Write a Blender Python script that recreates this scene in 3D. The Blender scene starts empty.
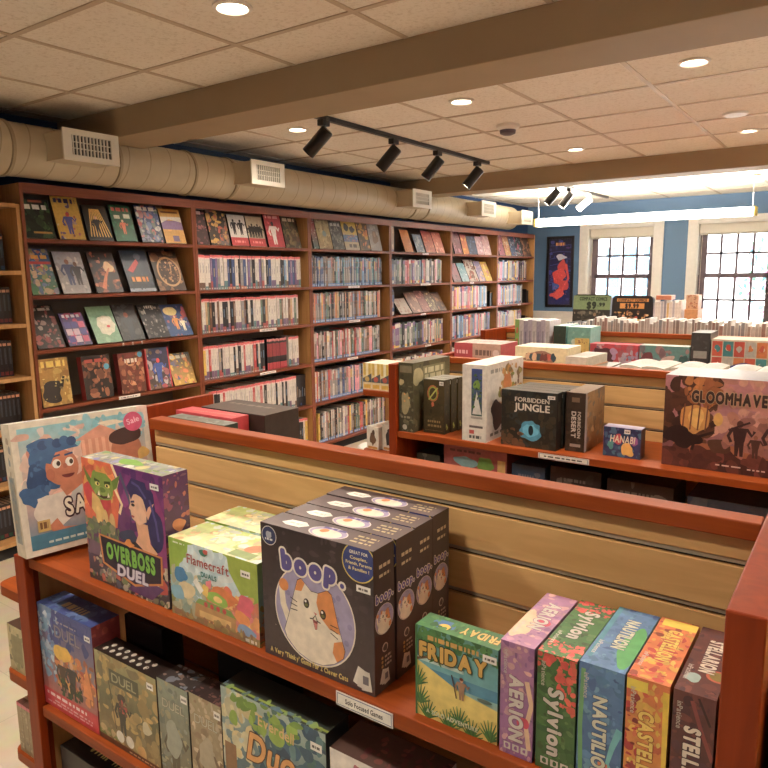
import bpy, bmesh, math, random
from mathutils import Vector, Matrix
SC = bpy.context.scene
COL = SC.collection
PI = math.pi
E_CAN, E_SPOT, E_SKY, EXPO, E_UP, E_UPF = 57.0, 8.0, 13.0, 0.54, 100.0, 140.0

# ------------------------------------------------------------------ helpers
def S(r, g=None, b=None):
    if g is None: r, g, b = r
    def k(x):
        x = x / 255.0
        return x / 12.92 if x <= .04045 else ((x + .055) / 1.055) ** 2.4
    return (k(r), k(g), k(b))

def mixc(a, b, t): return tuple(a[i] * (1 - t) + b[i] * t for i in range(3))

class MB:
    """collects polygons with one colour per corner, then links them as ONE mesh object"""
    def __init__(s): s.v = []; s.f = []; s.c = []; s.m = []; s.smooth = False
    def poly(s, pts, col=(1, 1, 1), mi=0):
        n = len(s.v); s.v.extend([tuple(p) for p in pts]); s.f.append(tuple(range(n, n + len(pts))))
        s.c.append(list(col) if isinstance(col[0], (tuple, list)) else [col] * len(pts)); s.m.append(mi)
    def mesh(s, vs, fs, col=(1, 1, 1), mi=0):
        n = len(s.v); s.v.extend([tuple(p) for p in vs])
        for f in fs: s.f.append(tuple(i + n for i in f)); s.c.append([col] * len(f)); s.m.append(mi)
    def box(s, x0, x1, y0, y1, z0, z1, col=(1, 1, 1), mi=0, cols=None, b=0.0):
        """axis box; cols = dict of face colours keyed -x +x -y +y -z +z; b = chamfer"""
        if b > 0:
            bm = bmesh.new()
            r = bmesh.ops.create_cube(bm, size=1)
            for v in bm.verts:
                v.co = Vector(((x0 + x1) / 2 + v.co.x * (x1 - x0), (y0 + y1) / 2 + v.co.y * (y1 - y0), (z0 + z1) / 2 + v.co.z * (z1 - z0)))
            bmesh.ops.bevel(bm, geom=list(bm.edges), offset=b, segments=2, affect='EDGES', profile=.5)
            bm.normal_update()
            n = len(s.v); bm.verts.ensure_lookup_table()
            for i, v in enumerate(bm.verts): v.index = i; s.v.append(tuple(v.co))
            for f in bm.faces:
                c = col
                if cols:
                    nn = f.normal; ax = max(range(3), key=lambda i: abs(nn[i]))
                    c = cols.get(('-' if nn[ax] < 0 else '+') + 'xyz'[ax], col)
                s.f.append(tuple(v.index + n for v in f.verts)); s.c.append([c] * len(f.verts)); s.m.append(mi)
            bm.free(); return
        P = [(x0, y0, z0), (x1, y0, z0), (x1, y1, z0), (x0, y1, z0), (x0, y0, z1), (x1, y0, z1), (x1, y1, z1), (x0, y1, z1)]
        F = {'-z': (3, 2, 1, 0), '+z': (4, 5, 6, 7), '-y': (0, 1, 5, 4), '+x': (1, 2, 6, 5), '+y': (2, 3, 7, 6), '-x': (3, 0, 4, 7)}
        n = len(s.v); s.v.extend(P)
        for k, f in F.items():
            c = (cols or {}).get(k, col)
            s.f.append(tuple(i + n for i in f)); s.c.append([c] * 4); s.m.append(mi)
    def tube(s, a, b, r, col=(1, 1, 1), n=16, r2=None, cap=True, mi=0, capcol=None):
        a = Vector(a); b = Vector(b); d = (b - a).normalized()
        u = d.orthogonal().normalized(); w = d.cross(u); r2 = r if r2 is None else r2
        k = len(s.v)
        for i in range(n):
            t = 2 * PI * i / n; s.v.append(tuple(a + r * (u * math.cos(t) + w * math.sin(t))))
        for i in range(n):
            t = 2 * PI * i / n; s.v.append(tuple(b + r2 * (u * math.cos(t) + w * math.sin(t))))
        for i in range(n):
            j = (i + 1) % n; s.f.append((k + i, k + j, k + n + j, k + n + i)); s.c.append([col] * 4); s.m.append(mi)
        if cap:
            s.f.append(tuple(k + i for i in reversed(range(n)))); s.c.append([capcol or col] * n); s.m.append(mi)
            s.f.append(tuple(k + n + i for i in range(n))); s.c.append([capcol or col] * n); s.m.append(mi)
    def lathe(s, prof, cx, cy, col=(1, 1, 1), n=28, mi=0):
        """profile of (r,z) turned about a vertical axis"""
        k = len(s.v); m = len(prof)
        for i in range(n):
            t = 2 * PI * i / n
            for r, z in prof: s.v.append((cx + r * math.cos(t), cy + r * math.sin(t), z))
        for i in range(n):
            j = (i + 1) % n
            for q in range(m - 1):
                s.f.append((k + i * m + q, k + j * m + q, k + j * m + q + 1, k + i * m + q + 1)); s.c.append([col] * 4); s.m.append(mi)
    def build(s, name, mats, parent=None, loc=(0, 0, 0), rot=(0, 0, 0), smooth=False):
        me = bpy.data.meshes.new(name)
        me.from_pydata(s.v, [], s.f); me.update()
        ca = me.color_attributes.new('Col', 'FLOAT_COLOR', 'CORNER')
        flat = []
        for cs in s.c:
            for c in cs: flat.extend((c[0], c[1], c[2], 1.0))
        ca.data.foreach_set('color', flat)
        mats = mats if isinstance(mats, (list, tuple)) else [mats]
        for m in mats: me.materials.append(m)
        if len(mats) > 1: me.polygons.foreach_set('material_index', s.m)
        if smooth:
            me.polygons.foreach_set('use_smooth', [True] * len(me.polygons))
            me.set_sharp_from_angle(angle=math.radians(35))
        o = bpy.data.objects.new(name, me); COL.objects.link(o)
        o.location = loc; o.rotation_euler = rot
        if parent: o.parent = parent
        return o

USED = set()
def tag(o, label, cat, group=None):
    o['label'] = label; o['category'] = cat
    if group: o['group'] = group
    return o
def thing(name, label, cat, loc=(0, 0, 0), rot=(0, 0, 0), group=None):
    o = bpy.data.objects.new(name, None); COL.objects.link(o)
    o.empty_display_size = .05
    o.location = loc; o.rotation_euler = rot
    return tag(o, label, cat, group)
def struct(o): o['kind'] = 'structure'; return o
def copy_tree(o, parent=None):
    c = o.copy(); COL.objects.link(c)
    if parent: c.parent = parent
    for ch in list(o.children): copy_tree(ch, c)
    return c
ORD = ['zeroth', 'first', 'second', 'third', 'fourth', 'fifth', 'sixth', 'seventh', 'eighth', 'ninth', 'tenth', 'eleventh', 'twelfth', 'thirteenth', 'fourteenth', 'fifteenth', 'sixteenth', 'seventeenth', 'eighteenth', 'nineteenth', 'twentieth']
TENS = {2: 'twenty', 3: 'thirty', 4: 'forty', 5: 'fifty', 6: 'sixty', 7: 'seventy', 8: 'eighty', 9: 'ninety'}
TENTH = {2: 'twentieth', 3: 'thirtieth', 4: 'fortieth', 5: 'fiftieth', 6: 'sixtieth', 7: 'seventieth', 8: 'eightieth', 9: 'ninetieth'}
def nth(i):
    if i > 99: return 'hundred-and-' + nth(i - 100) if i > 100 else 'hundredth'
    if i <= 20: return ORD[i]
    t, u = divmod(i, 10)
    return TENTH[t] if u == 0 else TENS[t] + '-' + ORD[u]

# ------------------------------------------------------------------ materials
def newmat(name):
    m = bpy.data.materials.new(name); m.use_nodes = True
    nt = m.node_tree; b = nt.nodes['Principled BSDF']
    return m, nt, b
def N(nt, t, **kw):
    n = nt.nodes.new(t)
    for k, v in kw.items(): setattr(n, k, v)
    return n
def printed(name, rough, coat=0.0, var=.12, scale=60):
    """printed card / paint: colour from the mesh, a little mottling from noise"""
    m, nt, b = newmat(name); L = nt.links
    at = N(nt, 'ShaderNodeAttribute', attribute_name='Col')
    tc = N(nt, 'ShaderNodeTexCoord'); no = N(nt, 'ShaderNodeTexNoise'); no.inputs['Scale'].default_value = scale; no.inputs['Detail'].default_value = 3
    L.new(tc.outputs['Object'], no.inputs['Vector'])
    mr = N(nt, 'ShaderNodeMapRange'); mr.inputs['To Min'].default_value = 1 - var; mr.inputs['To Max'].default_value = 1 + var
    mr.inputs['From Min'].default_value = .3; mr.inputs['From Max'].default_value = .7
    L.new(no.outputs['Fac'], mr.inputs['Value'])
    mx = N(nt, 'ShaderNodeMix', data_type='RGBA', blend_type='MULTIPLY'); mx.inputs['Factor'].default_value = 1
    L.new(at.outputs['Color'], mx.inputs['A']); L.new(mr.outputs['Result'], mx.inputs['B'])
    hs = N(nt, 'ShaderNodeHueSaturation'); hs.inputs['Saturation'].default_value = .9; L.new(mx.outputs['Result'], hs.inputs['Color'])
    L.new(hs.outputs['Color'], b.inputs['Base Color'])
    b.inputs['Roughness'].default_value = rough
    b.inputs['Coat Weight'].default_value = coat; b.inputs['Coat Roughness'].default_value = .12
    return m
def wood(name, c1, c2, rough=.35, scale=(2, 30, 30), coat=.0, amt=1.0):
    m, nt, b = newmat(name); L = nt.links
    tc = N(nt, 'ShaderNodeTexCoord'); mp = N(nt, 'ShaderNodeMapping'); mp.inputs['Scale'].default_value = scale
    L.new(tc.outputs['Object'], mp.inputs['Vector'])
    n1 = N(nt, 'ShaderNodeTexNoise'); n1.inputs['Scale'].default_value = 1.6; n1.inputs['Detail'].default_value = 5; n1.inputs['Distortion'].default_value = .8
    L.new(mp.outputs['Vector'], n1.inputs['Vector'])
    cr = N(nt, 'ShaderNodeValToRGB'); e = cr.color_ramp.elements
    e[0].position = .32; e[0].color = (*c1, 1); e[1].position = .68; e[1].color = (*c2, 1)
    L.new(n1.outputs['Fac'], cr.inputs['Fac']); L.new(cr.outputs['Color'], b.inputs['Base Color'])
    b.inputs['Roughness'].default_value = rough; b.inputs['Specular IOR Level'].default_value = .32; b.inputs['Coat Weight'].default_value = coat; b.inputs['Coat Roughness'].default_value = .25
    return m
def plain(name, col, rough=.5, metal=0.0, var=.06, scale=25, bump=0.0):
    m, nt, b = newmat(name); L = nt.links
    tc = N(nt, 'ShaderNodeTexCoord'); no = N(nt, 'ShaderNodeTexNoise'); no.inputs['Scale'].default_value = scale; no.inputs['Detail'].default_value = 4
    L.new(tc.outputs['Object'], no.inputs['Vector'])
    cr = N(nt, 'ShaderNodeValToRGB'); e = cr.color_ramp.elements
    e[0].position = .3; e[0].color = (*[x * (1 - var) for x in col], 1); e[1].position = .7; e[1].color = (*[min(1, x * (1 + var)) for x in col], 1)
    L.new(no.outputs['Fac'], cr.inputs['Fac']); L.new(cr.outputs['Color'], b.inputs['Base Color'])
    b.inputs['Roughness'].default_value = rough; b.inputs['Metallic'].default_value = metal
    if bump:
        bp = N(nt, 'ShaderNodeBump'); bp.inputs['Strength'].default_value = bump; bp.inputs['Distance'].default_value = .004
        L.new(no.outputs['Fac'], bp.inputs['Height']); L.new(bp.outputs['Normal'], b.inputs['Normal'])
    return m
def glow(name, col, strength):
    m, nt, b = newmat(name)
    b.inputs['Base Color'].default_value = (*col, 1); b.inputs['Emission Color'].default_value = (*col, 1); b.inputs['Emission Strength'].default_value = strength
    return m
def tile_mat():
    """mineral-fibre ceiling tile: fine fissures and pin holes"""
    m, nt, b = newmat('ceiling_tile'); L = nt.links
    tc = N(nt, 'ShaderNodeTexCoord'); n1 = N(nt, 'ShaderNodeTexNoise'); n1.inputs['Scale'].default_value = 60; n1.inputs['Detail'].default_value = 6; n1.inputs['Roughness'].default_value = .7
    L.new(tc.outputs['Object'], n1.inputs['Vector'])
    cr = N(nt, 'ShaderNodeValToRGB'); e = cr.color_ramp.elements
    e[0].position = .33; e[0].color = (*S(216, 206, 190), 1); e[1].position = .5; e[1].color = (*S(238, 231, 219), 1)
    L.new(n1.outputs['Fac'], cr.inputs['Fac']); L.new(cr.outputs['Color'], b.inputs['Base Color'])
    bp = N(nt, 'ShaderNodeBump'); bp.inputs['Strength'].default_value = .22; bp.inputs['Distance'].default_value = .002
    L.new(n1.outputs['Fac'], bp.inputs['Height']); L.new(bp.outputs['Normal'], b.inputs['Normal'])
    b.inputs['Roughness'].default_value = .9
    return m
def floor_mat():
    m, nt, b = newmat('vinyl_floor'); L = nt.links
    tc = N(nt, 'ShaderNodeTexCoord'); br = N(nt, 'ShaderNodeTexBrick')
    br.inputs['Scale'].default_value = 1; br.inputs['Brick Width'].default_value = .62; br.inputs['Row Height'].default_value = .31
    br.inputs['Mortar Size'].default_value = .0015; br.inputs['Color1'].default_value = (*S(208, 194, 172), 1); br.inputs['Color2'].default_value = (*S(200, 186, 163), 1)
    br.inputs['Mortar'].default_value = (*S(182, 168, 146), 1)
    L.new(tc.outputs['Object'], br.inputs['Vector'])
    n1 = N(nt, 'ShaderNodeTexNoise'); n1.inputs['Scale'].default_value = 9; n1.inputs['Detail'].default_value = 6
    L.new(tc.outputs['Object'], n1.inputs['Vector'])
    mx = N(nt, 'ShaderNodeMix', data_type='RGBA', blend_type='SOFT_LIGHT'); mx.inputs['Factor'].default_value = .5
    L.new(br.outputs['Color'], mx.inputs['A']); L.new(n1.outputs['Color'], mx.inputs['B']); L.new(mx.outputs['Result'], b.inputs['Base Color'])
    b.inputs['Roughness'].default_value = .4
    return m

M = {}
M['gloss'] = printed('shrink_wrapped_print', .38, .16)
M['satin'] = printed('satin_print', .42)
M['matte'] = printed('matte_print', .7)
M['cherry'] = wood('cherry_laminate', S(134, 58, 18), S(158, 75, 26), .46, (2.2, 34, 34))
M['cherry_y'] = wood('cherry_laminate_lengthwise', S(116, 44, 20), S(138, 58, 28), .42, (34, 2.2, 34))
M['cherry_z'] = wood('cherry_laminate_upright', S(122, 43, 10), S(142, 54, 16), .4, (30, 30, 2))
M['book_z'] = wood('bookcase_laminate_upright', S(108, 54, 32), S(128, 68, 42), .48, (30, 30, 2))
M['book_y'] = wood('bookcase_laminate_lengthwise', S(106, 52, 30), S(126, 66, 40), .48, (34, 2.2, 34))
M['maple'] = wood('maple_slatwall', S(206, 164, 108), S(224, 184, 126), .42, (3, 14, 26))
M['birch'] = wood('birch_side_panel', S(178, 132, 82), S(198, 152, 100), .5, (24, 24, 2.5))
M['backpanel'] = plain('grey_back_panel', S(138, 126, 112), .7)
M['wall_blue'] = plain('blue_wall_paint', S(88, 118, 150), .6, var=.03, scale=3)
M['wall_dark'] = plain('navy_wall_paint', S(22, 52, 92), .6, var=.04, scale=3)
M['white'] = plain('cream_gloss_paint', S(236, 233, 227), .45, var=.03)
M['beam'] = plain('beige_beam_paint', S(160, 140, 112), .6, var=.03, scale=6)
M['tile'] = tile_mat()
M['grid'] = plain('ceiling_grid_paint', S(196, 178, 156), .5, var=.03)
M['floor'] = floor_mat()
M['duct'] = plain('painted_duct', S(192, 178, 152), .42, var=.06, scale=7)
M['duct_seam'] = plain('duct_seam_paint', S(166, 150, 124), .5)
M['vent'] = plain('register_white', S(226, 220, 206), .4, var=.02)
M['dark'] = plain('dark_void', S(24, 20, 18), .8)
M['black'] = plain('black_metal', S(26, 22, 20), .35, var=.1)
M['alu'] = plain('aluminium_insert', S(176, 164, 142), .35, .25)
M['sash'] = plain('dark_sash_paint', S(92, 78, 86), .5)
M['plastic_white'] = plain('white_plastic', S(236, 232, 224), .4, var=.02)
M['can_glow'] = glow('warm_lamp_lens', (1, .84, .62), 14)
M['tube_glow'] = glow('fluorescent_diffuser', (1, .96, .88), 9)
M['tube_added'] = glow('added_tube_diffuser', (1, .92, .8), 1.2)
M['head_glow'] = glow('spot_lamp_lens', (1, .86, .66), 8)
def glass_mat():
    m, nt, b = newmat('window_glass'); L = nt.links
    out = nt.nodes['Material Output']
    tr = N(nt, 'ShaderNodeBsdfTransparent'); gl = N(nt, 'ShaderNodeBsdfGlossy'); gl.inputs['Roughness'].default_value = .02
    fr = N(nt, 'ShaderNodeFresnel'); fr.inputs['IOR'].default_value = 1.45
    mx = N(nt, 'ShaderNodeMixShader'); L.new(fr.outputs['Fac'], mx.inputs['Fac']); L.new(tr.outputs['BSDF'], mx.inputs[1]); L.new(gl.outputs['BSDF'], mx.inputs[2])
    L.new(mx.outputs['Shader'], out.inputs['Surface'])
    return m
M['glass'] = glass_mat()

# ------------------------------------------------------------------ lettering and cover art
_G = {}
_TS = bpy.data.scenes.new('lettering_bench')
def glyph(ch, off):
    k = (ch, round(off, 3))
    if k in _G: return _G[k]
    cu = bpy.data.curves.new('lettering', 'FONT'); cu.body = ch; cu.size = 1; cu.offset = off; cu.resolution_u = 4
    o = bpy.data.objects.new('lettering', cu); _TS.collection.objects.link(o)
    vl = _TS.view_layers[0]; vl.update(); dg = vl.depsgraph
    me = bpy.data.meshes.new_from_object(o.evaluated_get(dg))
    vs = [(v.co.x, v.co.y) for v in me.vertices]; fs = [tuple(p.vertices) for p in me.polygons]
    bpy.data.meshes.remove(me); bpy.data.objects.remove(o); bpy.data.curves.remove(cu)
    xs = [v[0] for v in vs] or [0]
    _G[k] = (vs, fs, min(xs), max(xs))
    return _G[k]

class Art:
    """flat printed artwork on one face of a box: every shape is a polygon lying on the face, in unit face coordinates"""
    def __init__(s, mb, O, U, V, w, h, eps=.000012, seed=1):
        s.mb = mb; s.O = Vector(O); s.U = Vector(U).normalized(); s.V = Vector(V).normalized(); s.N = s.U.cross(s.V)
        s.w = w; s.h = h; s.k = 1; s.eps = eps; s.r = random.Random(seed)
    def on(s, mb, k=None):
        a = Art.__new__(Art); a.__dict__.update(s.__dict__); a.mb = mb
        if k: a.k = k
        return a
    def P(s, u, v): return s.O + s.U * (u * s.w) + s.V * (v * s.h) + s.N * (s.eps * s.k)
    def _clip(s, pts):
        for ax, lim, sg in ((0, 0, 1), (0, 1, -1), (1, 0, 1), (1, 1, -1)):
            out = []
            for i in range(len(pts)):
                a, b = pts[i - 1], pts[i]; da = sg * (a[ax] - lim); db = sg * (b[ax] - lim)
                if (da >= 0) != (db >= 0):
                    t = da / (da - db); out.append((a[0] + (b[0] - a[0]) * t, a[1] + (b[1] - a[1]) * t))
                if db >= 0: out.append(b)
            pts = out
            if len(pts) < 3: return []
        return pts
    def poly(s, pts, col, clip=True):
        if clip: pts = s._clip(pts)
        if len(pts) < 3: return
        s.mb.poly([s.P(*p) for p in pts], col); s.k += 1
    def grad(s, c0, c1, u0=0, v0=0, u1=1, v1=1, c2=None):
        if c2 is None: s.mb.poly([s.P(u0, v0), s.P(u1, v0), s.P(u1, v1), s.P(u0, v1)], [c0, c0, c1, c1])
        else:
            vm = (v0 + v1) / 2
            s.mb.poly([s.P(u0, v0), s.P(u1, v0), s.P(u1, vm), s.P(u0, vm)], [c0, c0, c1, c1])
            s.mb.poly([s.P(u0, vm), s.P(u1, vm), s.P(u1, v1), s.P(u0, v1)], [c1, c1, c2, c2])
        s.k += 1
    def rect(s, u0, v0, u1, v1, col): s.poly([(u0, v0), (u1, v0), (u1, v1), (u0, v1)], col)
    def ell(s, u, v, ru, rv, col, rot=0, n=28, a0=0, a1=2 * PI):
        """radii in units of the face width / height; rot in degrees"""
        c, q = math.cos(math.radians(rot)), math.sin(math.radians(rot)); pts = []
        full = abs(a1 - a0 - 2 * PI) < 1e-6
        for i in range(n + (0 if full else 1)):
            t = a0 + (a1 - a0) * i / n; x = ru * s.w * math.cos(t); y = rv * s.h * math.sin(t)
            pts.append((u + (x * c - y * q) / s.w, v + (x * q + y * c) / s.h))
        s.poly(pts, col)
    def circ(s, u, v, r, col, n=28): s.ell(u, v, r, r * s.w / s.h, col, n=n)
    def blob(s, u, v, ru, rv, col, n=12, jag=.3):
        pts = []
        for i in range(n):
            t = 2 * PI * i / n; k = 1 + s.r.uniform(-jag, jag); pts.append((u + ru * k * math.cos(t), v + rv * k * math.sin(t)))
        q = []
        for i in range(n):                                  # one round of corner cutting: soft brush-like outline
            a, b = pts[i], pts[(i + 1) % n]; q += [(a[0] * .75 + b[0] * .25, a[1] * .75 + b[1] * .25), (a[0] * .25 + b[0] * .75, a[1] * .25 + b[1] * .75)]
        s.poly(q, col)
    def splat(s, n, pal, u0=0, v0=0, u1=1, v1=1, lo=.02, hi=.08, jag=.4):
        k0 = s.k
        av = tuple(sum(c[i] for c in pal) / len(pal) for i in range(3))
        for _ in range(int(n * 2.2)):
            u = s.r.uniform(u0, u1); v = s.r.uniform(v0, v1); z = s.r.uniform(lo, hi) * .58
            c = mixc(s.r.choice(pal), av, s.r.uniform(.1, .62)); q = s.r.uniform(.84, 1.16); s.blob(u, v, z * s.r.uniform(.5, 1.6), z * s.r.uniform(.5, 1.6) * s.w / s.h, tuple(min(1, x * q) for x in c), 7, jag)
            k0 += .1; s.k = k0
        s.k += 1
    def stroke(s, pts, wd, col, w2=None):
        """brush stroke through unit points; wd = width as part of the face width"""
        L = []; R = []; n = len(pts); w2 = wd if w2 is None else w2
        for i, p in enumerate(pts):
            a = pts[max(0, i - 1)]; b = pts[min(n - 1, i + 1)]
            dx = (b[0] - a[0]) * s.w; dy = (b[1] - a[1]) * s.h; d = math.hypot(dx, dy) or 1
            q = (wd + (w2 - wd) * i / max(1, n - 1)) * s.w / 2; ox = -dy / d * q / s.w; oy = dx / d * q / s.h
            L.append((p[0] + ox, p[1] + oy)); R.append((p[0] - ox, p[1] - oy))
        for i in range(n - 1):
            q = s._clip([R[i], R[i + 1], L[i + 1], L[i]])
            if len(q) > 2: s.mb.poly([s.P(*p) for p in q], col)
        s.k += 1
    def figure(s, u, v, h, coat, skin, lean=0, hair=None, arms=True):
        """a small painted person, feet at (u, v), h = height as part of the face height"""
        r = s.h / s.w
        s.poly([(u - .10 * h * r, v), (u - .02 * h * r, v), (u + .02 * h * r + lean * .3, v + .5 * h), (u - .12 * h * r + lean * .3, v + .5 * h)], coat)
        s.poly([(u + .03 * h * r, v), (u + .11 * h * r, v), (u + .12 * h * r + lean * .3, v + .5 * h), (u - .02 * h * r + lean * .3, v + .5 * h)], coat)
        s.poly([(u - .13 * h * r + lean * .3, v + .42 * h), (u + .13 * h * r + lean * .3, v + .42 * h), (u + .19 * h * r + lean * .7, v + .8 * h), (u - .19 * h * r + lean * .7, v + .8 * h)], coat)
        if arms:
            s.stroke([(u - .17 * h * r + lean * .7, v + .78 * h), (u - .28 * h * r + lean * .5, v + .55 * h), (u - .2 * h * r + lean * .4, v + .38 * h)], .08 * h * r, coat)
            s.stroke([(u + .17 * h * r + lean * .7, v + .78 * h), (u + .3 * h * r + lean * .5, v + .6 * h), (u + .36 * h * r + lean * .5, v + .74 * h)], .08 * h * r, coat)
        s.ell(u + lean, v + .9 * h, .085 * h * r, .1 * h, skin, n=14)
        if hair: s.ell(u + lean, v + .95 * h, .095 * h * r, .07 * h, hair, n=14)
    def scribble(s, u0, v0, u1, v1, col, n=12):
        """a line of small print too fine to read: short uneven bars"""
        x = u0
        while x < u1:
            q = s.r.uniform(.4, 1.5) * (u1 - u0) / n; s.rect(x, v0, min(u1, x + q), v1, col); s.k -= 1; x += q + (u1 - u0) / n * .35
        s.k += 1
    def text(s, t, u, v, h, col, bold=.02, out=None, ow=.07, w=None, rot=0, shear=0, track=.07, align='c', bounce=None, squash=1.0):
        """lettering: (u, v) = middle of the baseline box, h = cap height as part of the face height, w = total width as part of the face width"""
        sc = h * s.h / .70; x = 0; lay = []
        for i, ch in enumerate(t):
            if ch == ' ': x += .32; continue
            vs, fs, a, b = glyph(ch, bold); lay.append((ch, x - a, i)); x += (b - a) + track
        tot = (x - track) * sc; fx = (w * s.w / tot) if w else squash
        c, q = math.cos(math.radians(rot)), math.sin(math.radians(rot))
        x0 = {'c': -tot * fx / 2, 'l': 0, 'r': -tot * fx}[align]
        def put(rad, cc, dk):
            s.k += dk
            base = 0; n = 1 if rad < .004 else (10 if rad < .05 else 22)
            for (ch, dx, i), st in [(l, st) for st in range(n) for l in lay]:
                if i == lay[0][2] and st: s.k += .12
                vs, fs, a, b = glyph(ch, base); sx = rad * math.cos(2 * PI * st / n) if n > 1 else 0; sy = rad * math.sin(2 * PI * st / n) if n > 1 else 0
                by, br = bounce(i) if bounce else (0, 0)
                cb, qb = math.cos(br), math.sin(br); mid = (glyph(ch, bold)[2] + glyph(ch, bold)[3]) / 2; P = []
                for vx, vy in vs:
                    lx, ly = (vx - mid + sx), (vy - .35 + sy)
                    lx, ly = lx * cb - ly * qb, lx * qb + ly * cb
                    X = x0 + ((lx + mid + dx) + shear * ly) * sc * fx; Y = (ly + by) * sc
                    X, Y = X * c - Y * q, X * q + Y * c
                    P.append(s.O + s.U * (u * s.w + X) + s.V * (v * s.h + Y) + s.N * (s.eps * s.k))
                s.mb.mesh(P, fs, cc)
        if out: put(bold + ow, out, 1)
        put(bold, col, 1); s.k += 1

def sticker(A, u, v, w, h):
    A.rect(u, v, u + w, v + h, S(238, 234, 226)); A.scribble(u + w * .15, v + h * .3, u + w * .85, v + h * .62, S(110, 104, 100), 4)

def game_box(label, loc, w, d, h, rz=0, body=S(60, 50, 50), front=None, right=None, top=None, left=None, name='game_box', cat='board game box', mat='gloss', group=None, seam=None, tilt=(0, 0), bev=.0016, seed=1, fac=None):
    """a board-game box standing on its bottom edge: front faces -y, origin at its lower left front corner"""
    t = thing(name, label, cat, loc, (tilt[0], tilt[1], rz), group)
    m = MB(); m.box(0, w, 0, d, 0, h, body, cols=fac, b=bev)
    m.build('box_shell', M[mat], t)
    F = {'front': ((0, 0, 0), (1, 0, 0), (0, 0, 1), w, h), 'right': ((w, 0, 0), (0, 1, 0), (0, 0, 1), d, h), 'top': ((0, 0, h), (1, 0, 0), (0, 1, 0), w, d), 'left': ((0, d, 0), (0, -1, 0), (0, 0, 1), d, h)}
    nm = {'front': 'cover_art', 'right': 'side_art', 'top': 'top_art', 'left': 'spine_art'}
    tt = {'front': 'title_lettering', 'right': 'side_lettering', 'top': 'top_lettering', 'left': 'spine_lettering'}
    for key, fn in (('front', front), ('right', right), ('top', top), ('left', left)):
        if not fn: continue
        O, U, V, fw, fh = F[key]; mb = MB(); tb = MB(); sb = MB()
        A = Art(mb, O, U, V, fw, fh, seed=seed + len(key)); B = A.on(tb)
        A.T = B; fn(A, B, sb)
        if mb.f: mb.build(nm[key], M[mat], t)
        if tb.f: tb.build(tt[key], M[mat], t)
        if sb.f:
            o = sb.build('price_sticker', M['matte'], t); o['label'] = 'small white price sticker'
    return t
def stick(A, sb, u, v, w, h):
    C = A.on(sb, A.k + 30); sticker(C, u, v, w, h)

# ================================================================== THE SETTING
XL, XR, YF, YB, ZC = -4.25, 3.4, 9.83, -3.4, 2.56
m = MB(); m.box(XL - .1, XR + .1, YB - .1, YF + .3, -.06, 0); struct(m.build('floor', M['floor']))
m = MB(); m.box(XL - .1, XR + .1, YB - .1, YF + .3, ZC, ZC + .08); struct(m.build('ceiling', M['tile']))
m = MB(); m.box(XL - .12, XL, YB, YF + .3, 0, ZC); struct(m.build('wall_left', M['wall_dark']))
m = MB(); m.box(XR, XR + .12, YB, YF + .3, 0, ZC); struct(m.build('wall_right', M['wall_blue']))
m = MB(); m.box(XL, XR, YB - .12, YB, 0, ZC); struct(m.build('wall_rear', M['wall_blue']))
# far wall with three window openings
WT = .22; WZ0, WZ1 = .88, 2.215
WX = [(-3.333, -2.428), (-1.895, -.99), (-.46, .445)]
m = MB(); x = XL
for a, b in WX: m.box(x, a, YF, YF + WT, 0, ZC); m.box(a, b, YF, YF + WT, 0, WZ0); m.box(a, b, YF, YF + WT, WZ1, ZC); x = b
m.box(x, XR, YF, YF + WT, 0, ZC); struct(m.build('wall_far', M['wall_blue']))
# ceiling grid: T bars
m = MB()
for i in range(-1, 13): x = -.405 - .62 * (i - 1); m.box(x - .012, x + .012, YB, YF, ZC - .004, ZC + .001) if XL < x < XR else None
for i in range(1, 7): x = -.405 + .62 * i; m.box(x - .012, x + .012, YB, YF, ZC - .004, ZC + .001)
for y in [1.565 - .61 * k for k in range(8)] + [2.175] + [3.38, 3.92, 4.47, 5.02, 5.56] + [7.05, 7.6, 8.15, 8.7, 9.25]: m.box(XL, XR, y - .012, y + .012, ZC - .0045, ZC + .001)
struct(m.build('trim_1', M['grid']))
m = MB(); m.box(XL, XR, 2.535, 2.855, 2.40, ZC, b=.004); struct(m.build('trim_2', M['beam']))
m = MB(); m.box(XL, XR, 6.22, 6.50, 2.40, ZC, b=.004); struct(m.build('trim_3', M['beam']))
m = MB(); x = XL
m.box(XL, XR, YF - .012, YF, .12, .80); m.box(XL, -3.446, YF - .025, YF, .80, 1.04); m.box(-2.315, -2.0085, YF - .025, YF, .8, 1.04); m.box(-.877, -.573, YF - .025, YF, .8, 1.04); m.box(.56, XR, YF - .025, YF, .8, 1.04)
struct(m.build('trim_4', M['white']))
for nm, bx in (('baseboard_far', (XL, XR, YF - .02, YF, 0, .12)), ('baseboard_right', (XR - .02, XR, YB, YF, 0, .12)), ('baseboard_rear', (XL, XR, YB, YB + .02, 0, .12)), ('baseboard_left', (XL, XL + .02, YB, YF, 0, .12))):
    m = MB(); m.box(*bx); struct(m.build(nm, M['white']))
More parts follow.
